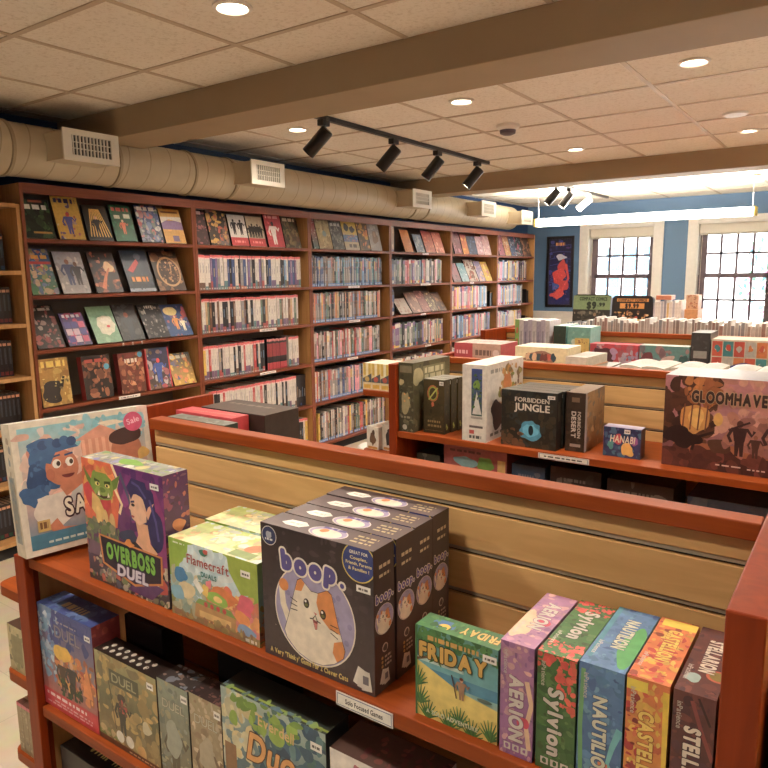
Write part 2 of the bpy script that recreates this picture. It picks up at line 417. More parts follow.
# windows
for k, (a, b) in enumerate(WX):
    w = bpy.data.objects.new('window_%d' % (k + 1), None); COL.objects.link(w); w.location = ((a + b) / 2, YF, WZ0); struct(w)
    hw = (b - a) / 2; H = WZ1 - WZ0
    m = MB()
    for x0, x1, z0, z1 in ((-hw - .115, -hw, -.11, H + .078), (hw, hw + .115, -.11, H + .078), (-hw, hw, H, H + .078)): m.box(x0, x1, -.03, 0, z0, z1, b=.004)
    for x0, x1, z0, z1 in ((-hw, -hw + .015, 0, H), (hw - .015, hw, 0, H), (-hw, hw, H - .015, H)): m.box(x0, x1, -.02, WT, z0, z1)
    m.build('casing', M['white'], w)
    m = MB(); m.box(-hw - .14, hw + .14, -.07, WT, -.035, 0, b=.006); m.build('sill', M['white'], w)
    # two sashes of 4 x 2 panes each; the lower one nearer the room
    for nm, z0, z1, y0 in (('lower_sash', .0, .67, .10), ('upper_sash', .645, H - .015, .145)):
        m = MB(); s0, s1 = -hw + .075, hw - .075
        m.box(-hw + .015, s0 + .022, y0, y0 + .04, z0, z1); m.box(s1 - .022, hw - .015, y0, y0 + .04, z0, z1)
        m.box(s0, s1, y0, y0 + .04, z0, z0 + .045); m.box(s0, s1, y0, y0 + .04, z1 - .04, z1)
        for i in (1, 2, 3): x = s0 + (s1 - s0) * i / 4; m.box(x - .014, x + .014, y0 + .005, y0 + .035, z0, z1)
        z = .345 if z0 == 0 else .945; m.box(s0, s1, y0 + .005, y0 + .035, z - .014, z + .014)
        so = m.build(nm, M['sash'], w)
        g = MB(); g.box(s0 + .01, s1 - .01, y0 + .018, y0 + .022, z0 + .02, z1 - .02); g.build('pane', M['glass'], so)
    m = MB(); m.box(-hw + .02, hw - .02, .03, .085, H - .135, H - .016, b=.004)
    for i in range(7): m.box(-hw + .025, hw - .025, .026, .088, H - .137 - .003 * i, H - .1355 - .003 * i)
    m.build('raised_blind', M['vent'], w)
    m = MB(); m.tube((-hw + .05, .03, H - .14), (-hw + .05, .03, .35), .003, n=6); m.tube((-hw + .05, .03, .35), (-hw + .05, .03, .31), .008, n=8); m.build('blind_cord', M['vent'], w)

# ---------------------------------------------------------------- outside the windows
t = thing('neighbouring_building', 'pale brick building with tall windows seen through the left window', 'building', (-6.4, 19.5, -2.498))
m = MB(); m.box(-4.6, 4.6, 0, 3, 0, 7.2); m.build('facade', plain('pale_brick', S(226, 226, 222), .8, scale=14), t)
PG = plain('slate_blue_glass', S(62, 100, 120), .25)
for i in range(3):
    for j in range(6):
        m = MB(); x = .30 + i * .50; z = .1 + j * .80; m.box(x, x + .44, -.05, .02, z, z + .70); f = m.build('window', M['white'], t)
        m = MB(); m.box(x + .03, x + .41, -.056, -.04, z + .03, z + .33); m.box(x + .03, x + .41, -.056, -.04, z + .37, z + .67); m.build('pane', PG, f)
m = MB(); m.box(-4.8, 4.8, -.15, 3.1, 7.2, 7.45); m.build('cornice', M['white'], t)
m = MB(); m.box(-14, 14, YF + .4, 26, -2.55, -2.5); o = m.build('pavement', plain('pale_paving', S(214, 212, 206), .9)); tag(o, 'pale pavement outside below the windows', 'pavement')
rr = random.Random(4)
for q, (tx, ty, th) in enumerate(((-1.0, 16.2, 6.0), (4.2, 15.5, 5.6))):
    t = thing('street_tree', ['leafy tree with pink blossom outside the right window', 'small leafy tree behind the blossoming one outside'][q], 'tree', (tx, ty, -2.498))
    m = MB(); m.tube((0, 0, 0), (.05, 0, th * .55), .11, S(110, 92, 78), r2=.06); m.build('trunk', M['matte'], t)
    m = MB()
    for i in range(1100):
        a = rr.uniform(0, 2 * PI); p = math.acos(rr.uniform(-1, 1)); R = rr.uniform(.3, 1) * 1.35
        c = Vector((R * math.sin(p) * math.cos(a), R * math.sin(p) * math.sin(a), th * .66 + .95 * R * math.cos(p)))
        u = Vector((rr.uniform(-1, 1), rr.uniform(-1, 1), rr.uniform(-1, 1))).normalized(); v = u.orthogonal().normalized() * .055; u = u * .08
        m.poly([c - u, c - v, c + u, c + v], rr.choice([S(70, 120, 90), S(80, 130, 110), S(60, 110, 120), S(170, 70, 110), S(150, 110, 130)] if q == 0 else [S(120, 176, 120), S(150, 196, 150)]))
    m.build('foliage', M['matte'], t)

# ---------------------------------------------------------------- ceiling fixtures
def lamp(name, kind, parent, loc, energy, col, rot=(0, 0, 0), size=.05, spot=None, blend=.6):
    d = bpy.data.lights.new(name, kind); d.energy = energy; d.color = col
    if kind in ('POINT', 'SPOT'): d.shadow_soft_size = size
    if kind == 'SPOT': d.spot_size = math.radians(spot); d.spot_blend = blend
    o = bpy.data.objects.new(name, d); COL.objects.link(o); o.parent = parent; o.location = loc; o.rotation_euler = rot
    return o
WARM = (1, .88, .74)
CANS = [(-1.965, 1.88, 'in the front ceiling bay by the top edge'), (-1.97, 3.60, 'left of the smoke detector between the beams'), (-3.20, 3.60, 'beside the track light, nearest the duct'), (-.755, 3.61, 'large and bright at the right, just behind the front beam'),
        (-1.99, 5.50, 'in front of the rear beam, left of the right-hand ones'), (-.78, 5.55, 'at the right edge, just in front of the rear beam'),
        (-.755, 1.88, ''), (.46, 1.88, ''), (.46, 3.6, ''), (.46, 5.5, ''), (-1.965, .1, ''), (-.755, .1, ''), (-.755, -1.7, '')]  # unlabelled ones: unseen downlights added to brighten ceiling and box fronts
ci = 0
DIM = {(-1.965, 1.88): .85, (-.755, 1.88): .7, (-3.20, 3.60): .45, (.46, 1.88): .35, (.46, 3.6): 1.1, (.46, 5.5): 1.2, (-.755, .1): .6, (-.755, -1.7): .75, (-.751, 3.61): 1.1}
for x, y, lab in CANS:
    ci += 1
    lab = 'round recessed downlight, glowing, ' + lab if lab else 'round downlight added out of view for extra light, at %s across and %s down' % (nth(int((x + 5) * 2)), nth(int((y + 4) * 2)))
    t = thing('recessed_downlight', lab, 'ceiling light', (x, y, ZC), group='recessed downlights')
    m = MB(); m.lathe([(.072, -.002), (.072, -.006), (.058, -.011), (.052, -.004), (.052, .0)], 0, 0); m.build('trim_ring', M['plastic_white'], t, smooth=True)
    m = MB(); m.lathe([(.0001, -.0035), (.051, -.0035)], 0, 0); m.build('lens', M['can_glow'], t)
    lamp('downlight_bulb', 'SPOT', t, (0, 0, -.03), E_CAN * DIM.get((x, y), 1), WARM, size=.06, spot=148, blend=.7)
def track(name, lab, x, y0, y1, heads, white=()):
    t = thing(name, lab, 'track light', (x, (y0 + y1) / 2, ZC)); L = (y1 - y0) / 2
    m = MB(); m.box(-.018, .018, -L, L, -.028, -.001, b=.002); m.build('track_rail', M['black'], t)
    for i, (y, az, el) in enumerate(heads):
        y -= (y0 + y1) / 2
        h = bpy.data.objects.new('lamp_head', None); COL.objects.link(h); h.parent = t; h.location = (0, y, -.028)
        mt = M['plastic_white'] if i in white else M['black']
        m = MB(); m.box(-.022, .022, -.035, .035, -.035, 0, b=.003); m.tube((0, 0, -.03), (0, 0, -.085), .009, n=10); m.build('yoke', mt, h)
        d = Vector((math.cos(math.radians(az)) * math.cos(math.radians(el)), math.sin(math.radians(az)) * math.cos(math.radians(el)), -math.sin(math.radians(el))))
        c = Vector((0, 0, -.085)) + d * .02
        m = MB(); m.tube(c - d * .05, c + d * .130, .042, n=24, cap=False); m.tube(c - d * .058, c - d * .05, .036, r2=.042, n=24, cap=True); m.tube(c + d * .123, c + d * .1231, .040, n=24)
        m.build('lamp_cylinder', mt, h, smooth=True)
        m = MB(); m.tube(c + d * .1235, c + d * .125, .037, n=24); m.build('lens', M['head_glow'], h)
        q = (-d).to_track_quat('Z', 'Y').to_euler()
        lamp('spot_bulb', 'SPOT', h, tuple(c + d * .15), E_SPOT, WARM, rot=tuple(q), size=.04, spot=78, blend=.8)
    return t
track('track_light', 'long black track light with four cylinder heads, behind the front beam', -2.81, 3.30, 5.62, [(3.40, 200, 44), (4.16, 205, 48), (4.76, 208, 50), (5.42, 208, 50)])
track('track_light', 'black track light with three heads, one whitened as if lit, near the far wall', -2.86, 7.2, 9.12, [(7.34, 205, 50), (7.75, 210, 52), (8.38, 215, 40)], white=(2,))  # third head in white plastic: its lit look put into the colour
# suspended fluorescents: two unseen ones added for ceiling light, then the visible one
for px, py, pz in ((2.5, 4.5, 'rear '), (2.3, .9, 'right ')):
    t = thing('linear_pendant', 'unseen fluorescent tube added to light the ceiling, right of the ' + ('second and third displays' if pz[1] == 'e' else 'foreground display'), 'ceiling light', (px, py, ZC), (0, 0, 0 if not pz else PI / 2))
    m = MB(); m.box(-1.17, 1.17, -.05, .05, -.41, -.32, b=.02); m.build('diffuser', M['tube_added'], t)
    for sx in (-1, 1):
        m = MB(); m.box(sx * 1.18 - .012, sx * 1.18 + .012, -.052, .052, -.412, -.318, S(240, 214, 90), b=.004); m.build('end_cap', M['satin'], t)
        m = MB(); m.tube((sx * 1.15, 0, -.01), (sx * 1.15, 0, -.32), .003, n=6); m.build('hanging_wire', M['plastic_white'], t)
        m = MB(); m.lathe([(.0001, -.022), (.055, -.02), (.06, -.002)], sx * 1.15, 0); m.build('ceiling_canopy', M['grid'], t, smooth=True)
    o = lamp('uplight_tube', 'AREA', t, (0, 0, -.315), E_UP, (1, .84, .66), rot=(PI, 0, 0)); o.data.shape = 'RECTANGLE'; o.data.size = 2.2; o.data.size_y = .09
t = thing('linear_pendant', 'long bright fluorescent tube hung across the room before the windows', 'ceiling light', (-2.20, 8.06, ZC))
ZF = -.375
m = MB(); m.box(-1.17, 1.17, -.05, .05, ZF - .035, ZF + .055, b=.02); m.build('diffuser', M['tube_glow'], t)
o = lamp('uplight_tube', 'AREA', t, (0, 0, ZF + .06), E_UPF, (1, .93, .82), rot=(PI, 0, 0)); o.data.shape = 'RECTANGLE'; o.data.size = 2.2; o.data.size_y = .09
for sx in (-1, 1):
    m = MB(); m.box(sx * 1.18 - .012, sx * 1.18 + .012, -.052, .052, ZF - .037, ZF + .057, S(240, 214, 90), b=.004); o = m.build('end_cap', M['satin'], t)
    m = MB(); m.tube((sx * 1.15, 0, -.01), (sx * 1.15, 0, ZF + .05), .003, n=6); m.build('hanging_wire', M['plastic_white'], t)
    m = MB(); m.lathe([(.0001, -.022), (.055, -.02), (.06, -.002)], sx * 1.15, 0); m.build('ceiling_canopy', M['grid'], t, smooth=True)
# smoke detector and small sensor
t = thing('smoke_detector', 'round smoke detector on the ceiling between the beams', 'smoke detector', (-2.035, 4.35, ZC))
m = MB(); m.lathe([(.075, -.001), (.075, -.02), (.055, -.034), (.0001, -.036)], 0, 0); m.build('housing', M['plastic_white'], t, smooth=True)
m = MB(); m.lathe([(.053, -.034), (.05, -.055), (.03, -.064), (.0001, -.066)], 0, 0); m.build('sensing_chamber', M['sash'], t, smooth=True)
m = MB(); m.lathe([(.075, -.001), (.072, -.014), (.0001, -.016)], -.772, 4.905); 
for i, v in enumerate(m.v): m.v[i] = (v[0], v[1], v[2] + ZC)
tag(m.build('ceiling_sensor', M['plastic_white'], smooth=True), 'small plain white disc on the ceiling near the right edge', 'ceiling disc')
m = MB(); m.lathe([(.0001, -.05), (.02, -.045), (.028, -.02), (.03, -.001)], -1.55, 7.45)
for i, v in enumerate(m.v): m.v[i] = (v[0], v[1], v[2] + ZC)
m.v = m.v; o = m.build('fire_sprinkler', plain('brass_finish', S(214, 180, 140), .35, .6), smooth=True); tag(o, 'small tan sprinkler head behind the rear beam', 'sprinkler')

# ---------------------------------------------------------------- the duct along the left wall
DX, DZ, DR = -3.95, 2.307, .145
t = thing('hvac_duct', 'painted spiral air duct running above the bookcases, with five registers', 'air duct', (DX, 3.0, DZ))
m = MB(); m.tube((0, -6.3, 0), (0, 5.52, 0), DR, n=40); m.build('duct_pipe', M['duct'], t, smooth=True)
m = MB(); y = -4.0; rr = random.Random(2); n = 40
sp = []
yy = -2.6
while yy < 5.4:                                     # spiral seam: one helix, ridge 7 mm wide
    sp.append(yy); yy += .155
seg = 32; pts = []
for k in range(len(sp) * seg):
    a = 2 * PI * k / seg; pts.append((a, -2.6 + .155 * k / seg))
for i in range(len(pts) - 1):
    q = []
    for (a, y), dy in ((pts[i], -.004), (pts[i + 1], -.004), (pts[i + 1], .004), (pts[i], .004)): q.append(((DR + .0025) * math.cos(a), y + dy, (DR + .0025) * math.sin(a)))
    m.poly(q)
for y in (-.98, -.33, .25, .62, 3.05, 3.3):         # couplings
    for k in range(40):
        a, b = 2 * PI * k / 40, 2 * PI * (k + 1) / 40
        for (r0, y0), (r1, y1) in (((DR, y - .012), (DR + .008, y - .008)), ((DR + .008, y - .008), (DR + .008, y + .008)), ((DR + .008, y + .008), (DR, y + .012))):
            m.poly([(r0 * math.cos(a), y0, r0 * math.sin(a)), (r0 * math.cos(b), y0, r0 * math.sin(b)), (r1 * math.cos(b), y1, r1 * math.sin(b)), (r1 * math.cos(a), y1, r1 * math.sin(a))])
m.build('duct_seam', M['duct_seam'], t, smooth=True)
for y0, y1, zz in ((2.188, 2.528, 2.235), (3.58, 3.916, 2.243), (5.68, 6.02, 2.235), (7.104, 7.458, 2.238), (8.19, 8.525, 2.205)):
    r = bpy.data.objects.new('register', None); COL.objects.link(r); r.parent = t; r.location = (.33, (y0 + y1) / 2 - 3.0, zz + .084 - DZ)
    hw = (y1 - y0) / 2
    m = MB(); m.box(-.30, -.012, -hw + .012, hw - .012, -.075, .075, b=.002); m.build('register_box', M['duct'], r)
    m = MB()
    for a, b, c, d in ((-hw, hw, .052, .084), (-hw, hw, -.084, -.052), (-hw, -hw + .05, -.052, .052), (hw - .05, hw, -.052, .052)): m.box(-.012, 0, a, b, c, d)
    m.box(-.0125, -.0115, -hw + .04, hw - .04, -.055, .055, S(60, 50, 45)); m.build('face_plate', [M['vent']], r)
    m = MB(); m.box(-.0112, -.0105, -hw + .05, hw - .05, -.052, .052); m.build('opening', M['dark'], r)
    m = MB(); k = int((2 * hw - .1) / .021)
    for i in range(k): yy = -hw + .055 + i * .021; m.box(-.0104, -.001, yy, yy + .008, -.052, .052)
    m.box(-.0104, -.003, -hw + .05, hw - .05, -.019, -.014); m.box(-.0104, -.003, -hw + .05, hw - .05, .014, .019)
    m.build('louvre', M['vent'], r)

# ---------------------------------------------------------------- framed poster between bookcase and window
t = thing('framed_poster', 'tall framed dark blue and red poster on the blue wall left of the window', 'poster', (-3.735, YF, 1.61))
m = MB()
for x0, x1, z0, z1 in ((-.205, -.165, -.51, .51), (.165, .205, -.51, .51), (-.165, .165, .47, .51), (-.165, .165, -.51, -.47)): m.box(x0, x1, -.022, -.001, z0, z1, b=.002)
m.build('frame', M['black'], t)
m = MB(); m.box(-.168, .168, -.010, -.002, -.472, .472, S(24, 26, 62)); A = Art(m, (-.165, -.0102, -.47), (1, 0, 0), (0, 0, 1), .33, .94, seed=5)
A.grad(S(30, 34, 96), S(20, 18, 48)); A.splat(30, [S(40, 60, 140), S(26, 30, 80), S(90, 40, 110)], lo=.05, hi=.16)
for k in range(7): A.stroke([(.05, .30 + .1 * k), (.5, .36 + .09 * k), (.98, .25 + .11 * k)], .012, S(80, 90, 170))
A.blob(.55, .72, .24, .06, S(206, 208, 224), 9, .5); A.blob(.62, .60, .22, .08, S(196, 40, 44), 9, .4)
A.blob(.50, .44, .30, .13, S(214, 46, 44), 11, .35); A.blob(.62, .30, .26, .12, S(200, 38, 40), 11, .4); A.blob(.30, .27, .2, .06, S(40, 84, 170), 9, .4); A.blob(.42, .15, .3, .07, S(214, 52, 48), 11, .5)
A.stroke([(.78, .62), (.9, .4), (.6, .2), (.25, .1)], .11, S(214, 46, 44), .06); A.splat(16, [S(250, 90, 80), S(150, 20, 30)], .2, .1, .8, .55, .02, .05)
A.scribble(.3, .9, .72, .945, S(226, 150, 60), 5)
m.build('poster_print', M['satin'], t)

# ================================================================== BOOKCASES ALONG THE LEFT WALL
BX, BB = -3.923, -4.246
EDGE = [2.085, 3.30, 4.525, 5.735, 6.955, 8.155, 9.33]
SHZ = [1.825, 1.503, 1.187, .842, .48, .10]
def bookcase(label, y0, y1, zs, top, wood_front, wood_in, back, fascia=.055, labels=(), name='bookcase', th=.02, right_mat=None):
    t = thing(name, label, 'bookcase', (BX, (y0 + y1) / 2, 0)); h = (y1 - y0) / 2; D = BX - BB
    for s in (-1, 1):
        m = MB(); a, b = sorted((s * h, s * (h - th)))
        m.box(-D, -.004, a, b, 0, top - .002, mi=0); m.box(-.004, 0, a, b, 0, top - .002, mi=1)
        m.build('side_panel', [wood_in, (right_mat if (right_mat and s > 0) else wood_front)], t)
    for i, z in enumerate(zs):
        m = MB(); m.box(-D + .006, -.001, -h + th, h - th, z - .022, z, b=.0015); s = m.build('shelf', M['book_y'] if wood_front is not M['birch'] else M['birch'], t)
        for (si, u, wd) in labels:
            if si == i:
                m = MB(); m.box(.0, .0022, u - wd / 2, u + wd / 2, z - .022, z - .001, S(226, 214, 208)); A = Art(m, (.0023, u - wd / 2, z - .022), (0, 1, 0), (0, 0, 1), wd, .021); A.scribble(.1, .35, .9, .65, S(120, 100, 100), 8)
                o = m.build('shelf_label', M['satin'], s); o['label'] = 'white printed label strip'
    m = MB(); m.box(-D, -.0005, -h + th, h - th, top - .02, top); m.box(-.02, -.0005, -h + th, h - th, top - fascia, top - .02); m.build('top_panel', M['book_y'] if wood_front is not M['birch'] else M['birch'], t)
    m = MB(); m.box(-D, -D + .006, -h + th, h - th, .02, top - .02); m.build('back_panel', back, t)
    m = MB(); m.box(-.06, -.045, -h + th, h - th, 0, zs[-1] - .022); m.build('kick_plate', M['dark'], t)
    return t
BN = ['first', 'second', 'third', 'fourth', 'fifth', 'last']
LB = {0: [(3, .0, .16), (2, -.02, .01), (2, .05, .01), (2, .12, .01)], 1: [(2, .08, .19), (3, .06, .18)], 2: [(1, .0, .17), (2, .0, .17), (3, -.04, .16)], 3: [(0, .05, .12), (1, .05, .2), (2, .0, .1), (3, .1, .12)], 4: [(1, -.1, .1), (2, .1, .1)], 5: [(2, .1, .1)]}
WH = ['of graphic novels shown cover out', 'of pink-topped white paperbacks', 'of blue-labelled paperbacks', 'with open display books on its third shelf', 'with pale leaning books on two shelves', 'at the far end by the poster']
for i in range(6):
    bookcase('%s tall cherry bookcase from the left, %s' % (BN[i], WH[i]), EDGE[i] + .001, EDGE[i + 1] - .001, SHZ, 2.13, M['book_z'], M['birch'], M['backpanel'], labels=LB[i], right_mat=M['birch'] if i == 5 else None)  # last end panel's front edge in pale birch: fluorescent light put into its colour
bookcase('lower blond bookcase of black volumes at the left edge', .85, 2.078, [1.645, 1.348, 1.046, .745, .44, .10], 2.012, M['birch'], M['birch'], M['birch'], fascia=.022, name='blond_bookcase')

# ---------------------------------------------------------------- books standing spine out
CN = {}
def cname(c, n): CN[tuple(round(x, 4) for x in c)] = n; return c
CR = cname(S(208, 199, 189), 'white'); BK = cname(S(38, 32, 36), 'black'); NV = cname(S(52, 74, 122), 'navy'); RD = cname(S(186, 44, 48), 'red'); GR = cname(S(92, 112, 96), 'green')
BR = cname(S(112, 76, 54), 'brown'); YL = cname(S(226, 186, 60), 'yellow'); SB = cname(S(120, 160, 200), 'light blue'); GY = cname(S(140, 134, 134), 'grey'); TN = cname(S(196, 160, 120), 'tan'); OR = cname(S(204, 108, 58), 'orange')
PU = cname(S(116, 84, 130), 'purple'); PK = cname(S(226, 150, 168), 'pink'); TL = cname(S(76, 136, 144), 'teal')
PINK = S(222, 84, 92); BLUE = S(84, 134, 196)
_B = {}
def spine_mesh(style, ci, c, var):
    k = (style, ci, var)
    if k in _B: return _B[k]
    r = random.Random(hash((style, ci * 7 + var * 131)) if False else ci * 977 + var * 131 + len(style) * 17)
    m = MB(); T, H, D = .024, .26, .17; pg = S(222, 208, 184)
    m.box(-D, 0, 0, .0018, 0, H, c); m.box(-D, 0, T - .0018, T, 0, H, c); m.box(-.002, 0, .0018, T - .0018, 0, H, c)          # boards and spine
    m.box(-D + .004, -.002, .0018, T - .0018, .003, H - .003, pg)                                                           # page block
    A = Art(m, (.0002, 0, 0), (0, 1, 0), (0, 0, 1), T, H, eps=.0001)
    dk = BK if sum(c) > .9 else CR
    ink = mixc(r.choice([dk, RD, NV, PU, GY, GY]) if sum(c) > .9 else r.choice([CR, YL, TN, SB, CR]), c, .55)
    if style == 'pinktop':
        lowc = r.choice([NV, RD, BR, GR, BK, OR, PU, TL]) ; q = r.uniform(.08, .26); lowc = mixc(lowc, S(120, 104, 96), .3)
        A.rect(0, 0, 1, q, lowc); A.rect(0, .93, 1, 1, PINK); A.rect(0, .90, 1, .93, S(236, 190, 190))
        A.rect(.36, r.uniform(.35, .5), .66, r.uniform(.6, .85), ink); A.rect(.2, .02, .8, .06, mixc(CR, lowc, .4))
    elif style == 'bluefoot':
        if r.random() < .75: A.rect(0, .0, 1, .095, BLUE); A.rect(.2, .03, .8, .06, CR)
        A.rect(0, r.uniform(.5, .7), 1, r.uniform(.75, .98), mixc(r.choice([CR, RD, YL, BK, TN, SB, OR, c, c]), c, .4)); A.rect(.3, .18, .7, r.uniform(.35, .6), ink); A.splat(5, [ink, dk, OR, RD], 0, .1, 1, .95, .1, .3)
    elif style == 'blackset':
        A.rect(.1, .86, .9, .935, S(214, 150, 110)); A.rect(.3, .35, .7, .8, S(60, 66, 76)); A.rect(.1, .04, .9, .14, r.choice([S(30, 70, 110), S(120, 30, 34), S(30, 80, 60)]))
    elif style == 'redset':
        A.rect(0, .92, 1, 1, S(210, 120, 120)); A.rect(0, .0, 1, .22, S(176, 30, 42)); A.rect(.0, .42, 1, .85, S(140, 30, 40)); A.rect(.0, .24, 1, .40, S(40, 24, 28))
    else:
        A.rect(.3, .3, .7, r.uniform(.5, .75), ink)
        if r.random() < .5: A.rect(0, r.uniform(.8, .88), 1, .97, r.choice([RD, NV, YL, PU, BK, CR]))
        if r.random() < .6: A.rect(0, .03, 1, r.uniform(.08, .16), r.choice([RD, NV, YL, PU, BK, CR, OR]))
    o = m.build('book', M['satin']); me = o.data; bpy.data.objects.remove(o); _B[k] = me
    return me
def spine_row(name, noun, where, y0, y1, z, h, style, pal, tmin, tmax, group, seed, x=-3.975, feature='', fixed=None, jitter=.012):
    r = random.Random(seed); y = y0; i = 0; lst = []
    while True:
        t = r.uniform(tmin, tmax)
        if y + t > y1: break
        c = r.choice(pal); var = r.randrange(4)
        if fixed: c = fixed(i, c)
        hh = h * r.uniform(1 - jitter * 2.2, 1.0); i += 1
        lst.append((y, t, c, var, hh)); y += t + .0006
    for i, (y, t, c, var, hh) in enumerate(lst):
        nm = CN[tuple(round(v, 4) for v in c)]; ci = list(CN).index(tuple(round(v, 4) for v in c))
        o = bpy.data.objects.new(name, spine_mesh(style, ci, c, var)); COL.objects.link(o)
        o.location = (x - r.uniform(0, .006), y, z + .0004); o.scale = (1, t / .024, hh / .26)
        tag(o, '%s %s%s, %s from left on %s' % (nm, noun, feature, nth(i + 1), where), 'book', group)
    return lst
P_W = [CR] * 9 + [BK, BK, NV, SB, RD, GY, GR]
P_D = [GY, BK, NV, BR, TN, GR, SB, CR, RD, OR]
P_M = [CR, CR, CR, PU, RD, NV, YL, BK, PK, GY, TN, SB]
P_P = [CR, CR, CR, PK, PU, SB, YL, GY, CR]
rows2 = [('second', 3.367, 4.463, 1.503, .256, [CR] * 5 + [NV, SB, BK, NV, PU, GY]), ('third', 3.373, 4.436, 1.187, .256, [CR] * 6 + [BK, BK, GR, BR, GY, TN]), ('fourth', 3.369, 4.427, .842, .252, [CR] * 4 + [BK, BK, RD, GY]), ('fifth', 3.40, 4.515, .48, .275, [CR] * 6 + [BK, RD]), ('bottom', 3.36, 4.50, .10, .27, [CR, CR, YL, RD, BK, OR])]
for q, (s, a, b, z, h, pal) in enumerate(rows2):
    if s == 'fourth':
        spine_row('paperback_volume', 'paperback with pink top', 'fourth shelf of second bookcase', a, .62 * b + .38 * a - .004, z, h, 'pinktop', [YL] + pal, .017, .03, 'paperbacks in the second bookcase', 40, fixed=lambda i, c: YL if i == 0 else (CR if c is YL else c))
        spine_row('paperback_volume', 'and dark red volume', 'matching run, fourth shelf of second bookcase', .62 * b + .38 * a, .86 * b + .14 * a, z, h, 'redset', [BK], .019, .022, 'dark red matching set in the second bookcase', 41)
        spine_row('paperback_volume', 'paperback with pink top', 'right end, fourth shelf of second bookcase', .86 * b + .14 * a + .002, b, z, h, 'pinktop', [CR], .02, .03, 'paperbacks in the second bookcase', 42)
    elif s == 'fifth':
        spine_row('paperback_volume', 'paperback with pink top', 'fifth shelf of second bookcase', a, b - .155, z, h, 'pinktop', pal, .018, .032, 'paperbacks in the second bookcase', 43)
        spine_row('paperback_volume', 'plain paperback', 'right end, fifth shelf of second bookcase', b - .15, b - .016, z, h, 'other', [BK], .02, .024, 'paperbacks in the second bookcase', 44)
    else:
        spine_row('paperback_volume', 'paperback with pink top', '%s shelf of second bookcase' % s, a, b, z, h, 'pinktop', pal, .017, .032, 'paperbacks in the second bookcase', 30 + q)
rows3 = [('second', 4.60, 5.66, 1.503, .266, [NV, GY, SB, GY, NV, GY, TL, BK, BR, NV]), ('third', 4.60, 5.64, 1.187, .268, [GY, GR, TN, BK, GY, OR, GY, CR, BR, BK]), ('fourth', 4.60, 5.62, .842, .268, [GY, RD, BR, BK, CR, BR, GR, GY, PK, GY]), ('fifth', 4.61, 5.68, .48, .28, [GY, RD, BR, BK, CR, SB, GY, PK, NV]), ('bottom', 4.64, 5.69, .10, .285, [GY, RD, BR, BK, CR, GR, YL, PU])]
for q, (s, a, b, z, h, pal) in enumerate(rows3):
    spine_row('trade_paperback', 'paperback', '%s shelf of third bookcase' % s, a, b, z, h, 'bluefoot', pal, .014, .030, 'paperbacks in the third bookcase', 60 + q, jitter=.03)
rows4 = [('top', 5.80, 5.93, 1.825, .27, [TN, SB]), ('second', 5.83, 6.86, 1.503, .262, [GY, CR, PU, PK, BR, GR, CR, NV, RD, BK]), ('third', 5.80, 5.90, 1.187, .28, [NV]), ('fourth', 5.80, 6.88, .842, .265, [GY, CR, RD, PU, NV, CR, GR, BK, TN]), ('fifth', 5.80, 6.88, .48, .265, [GY, CR, RD, PU, NV, CR])]
for q, (s, a, b, z, h, pal) in enumerate(rows4):
    spine_row('hardcover_book', 'hardcover', '%s shelf of fourth bookcase' % s, a, b, z, h, 'other', pal, .022, .05 if s != 'top' else .065, 'books in the fourth bookcase', 80 + q, jitter=.05)
rows5 = [('third', 7.06, 7.98, 1.187, .275, P_M), ('fourth', 7.08, 8.08, .842, .28, P_M), ('fifth', 7.08, 8.08, .48, .27, P_P)]
for q, (s, a, b, z, h, pal) in enumerate(rows5):
    spine_row('hardcover_book', 'book', '%s shelf of fifth bookcase' % s, a, b, z, h, 'other', pal, .02, .045, 'books in the fifth bookcase', 90 + q, jitter=.04)
rows6 = [('second', 8.25, 9.20, 1.503, .27, P_P + [BK, NV]), ('third', 8.25, 9.06, 1.187, .27, P_P), ('fourth', 8.25, 9.05, .842, .275, P_P), ('fifth', 8.25, 9.16, .48, .27, P_P)]
for q, (s, a, b, z, h, pal) in enumerate(rows6):
    spine_row('hardcover_book', 'slim book', '%s shelf of last bookcase' % s, a, b, z, h, 'other', pal, .018, .042, 'books in the last bookcase', 100 + q, jitter=.05)
for q, (s, z) in enumerate((('top', 1.645), ('second', 1.348), ('third', 1.046), ('fourth', .745), ('fifth', .44), ('bottom', .10))):
    spine_row('black_volume', 'volume with small orange mark', '%s shelf of blond bookcase' % s, 1.62, 2.035, z, .205, 'blackset', [BK], .022, .026, 'black volumes in the blond bookcase', 120 + q, x=-4.02, jitter=0)
# red paperbacks low in the first bookcase
spine_row('paperback_volume', 'paperback with pink top', 'fifth shelf of first bookcase', 2.13, 3.24, .48, .215, 'pinktop', [RD, CR, RD, BK], .02, .03, 'paperbacks low in the first bookcase', 131)
# black bookends
for y, z, h, lab in ((8.03, 1.187, .19, 'right end of third shelf, fifth bookcase'), (7.22, .842, .0, ''), (9.17, 1.187, .19, 'right end of third shelf, last bookcase'), (9.14, .842, .17, 'right end of fourth shelf, last bookcase')):
    if not lab: continue
    m = MB(); m.box(-.15, 0, 0, .004, 0, h, b=.001); m.box(-.15, 0, .004, .09, 0, .004); m.box(-.004, 0, .004, .07, .004, h * .9)
    o = m.build('bookend', M['black'], loc=(-3.965, y, z + .0005)); tag(o, 'black metal bookend at ' + lab, 'bookend', 'black bookends')

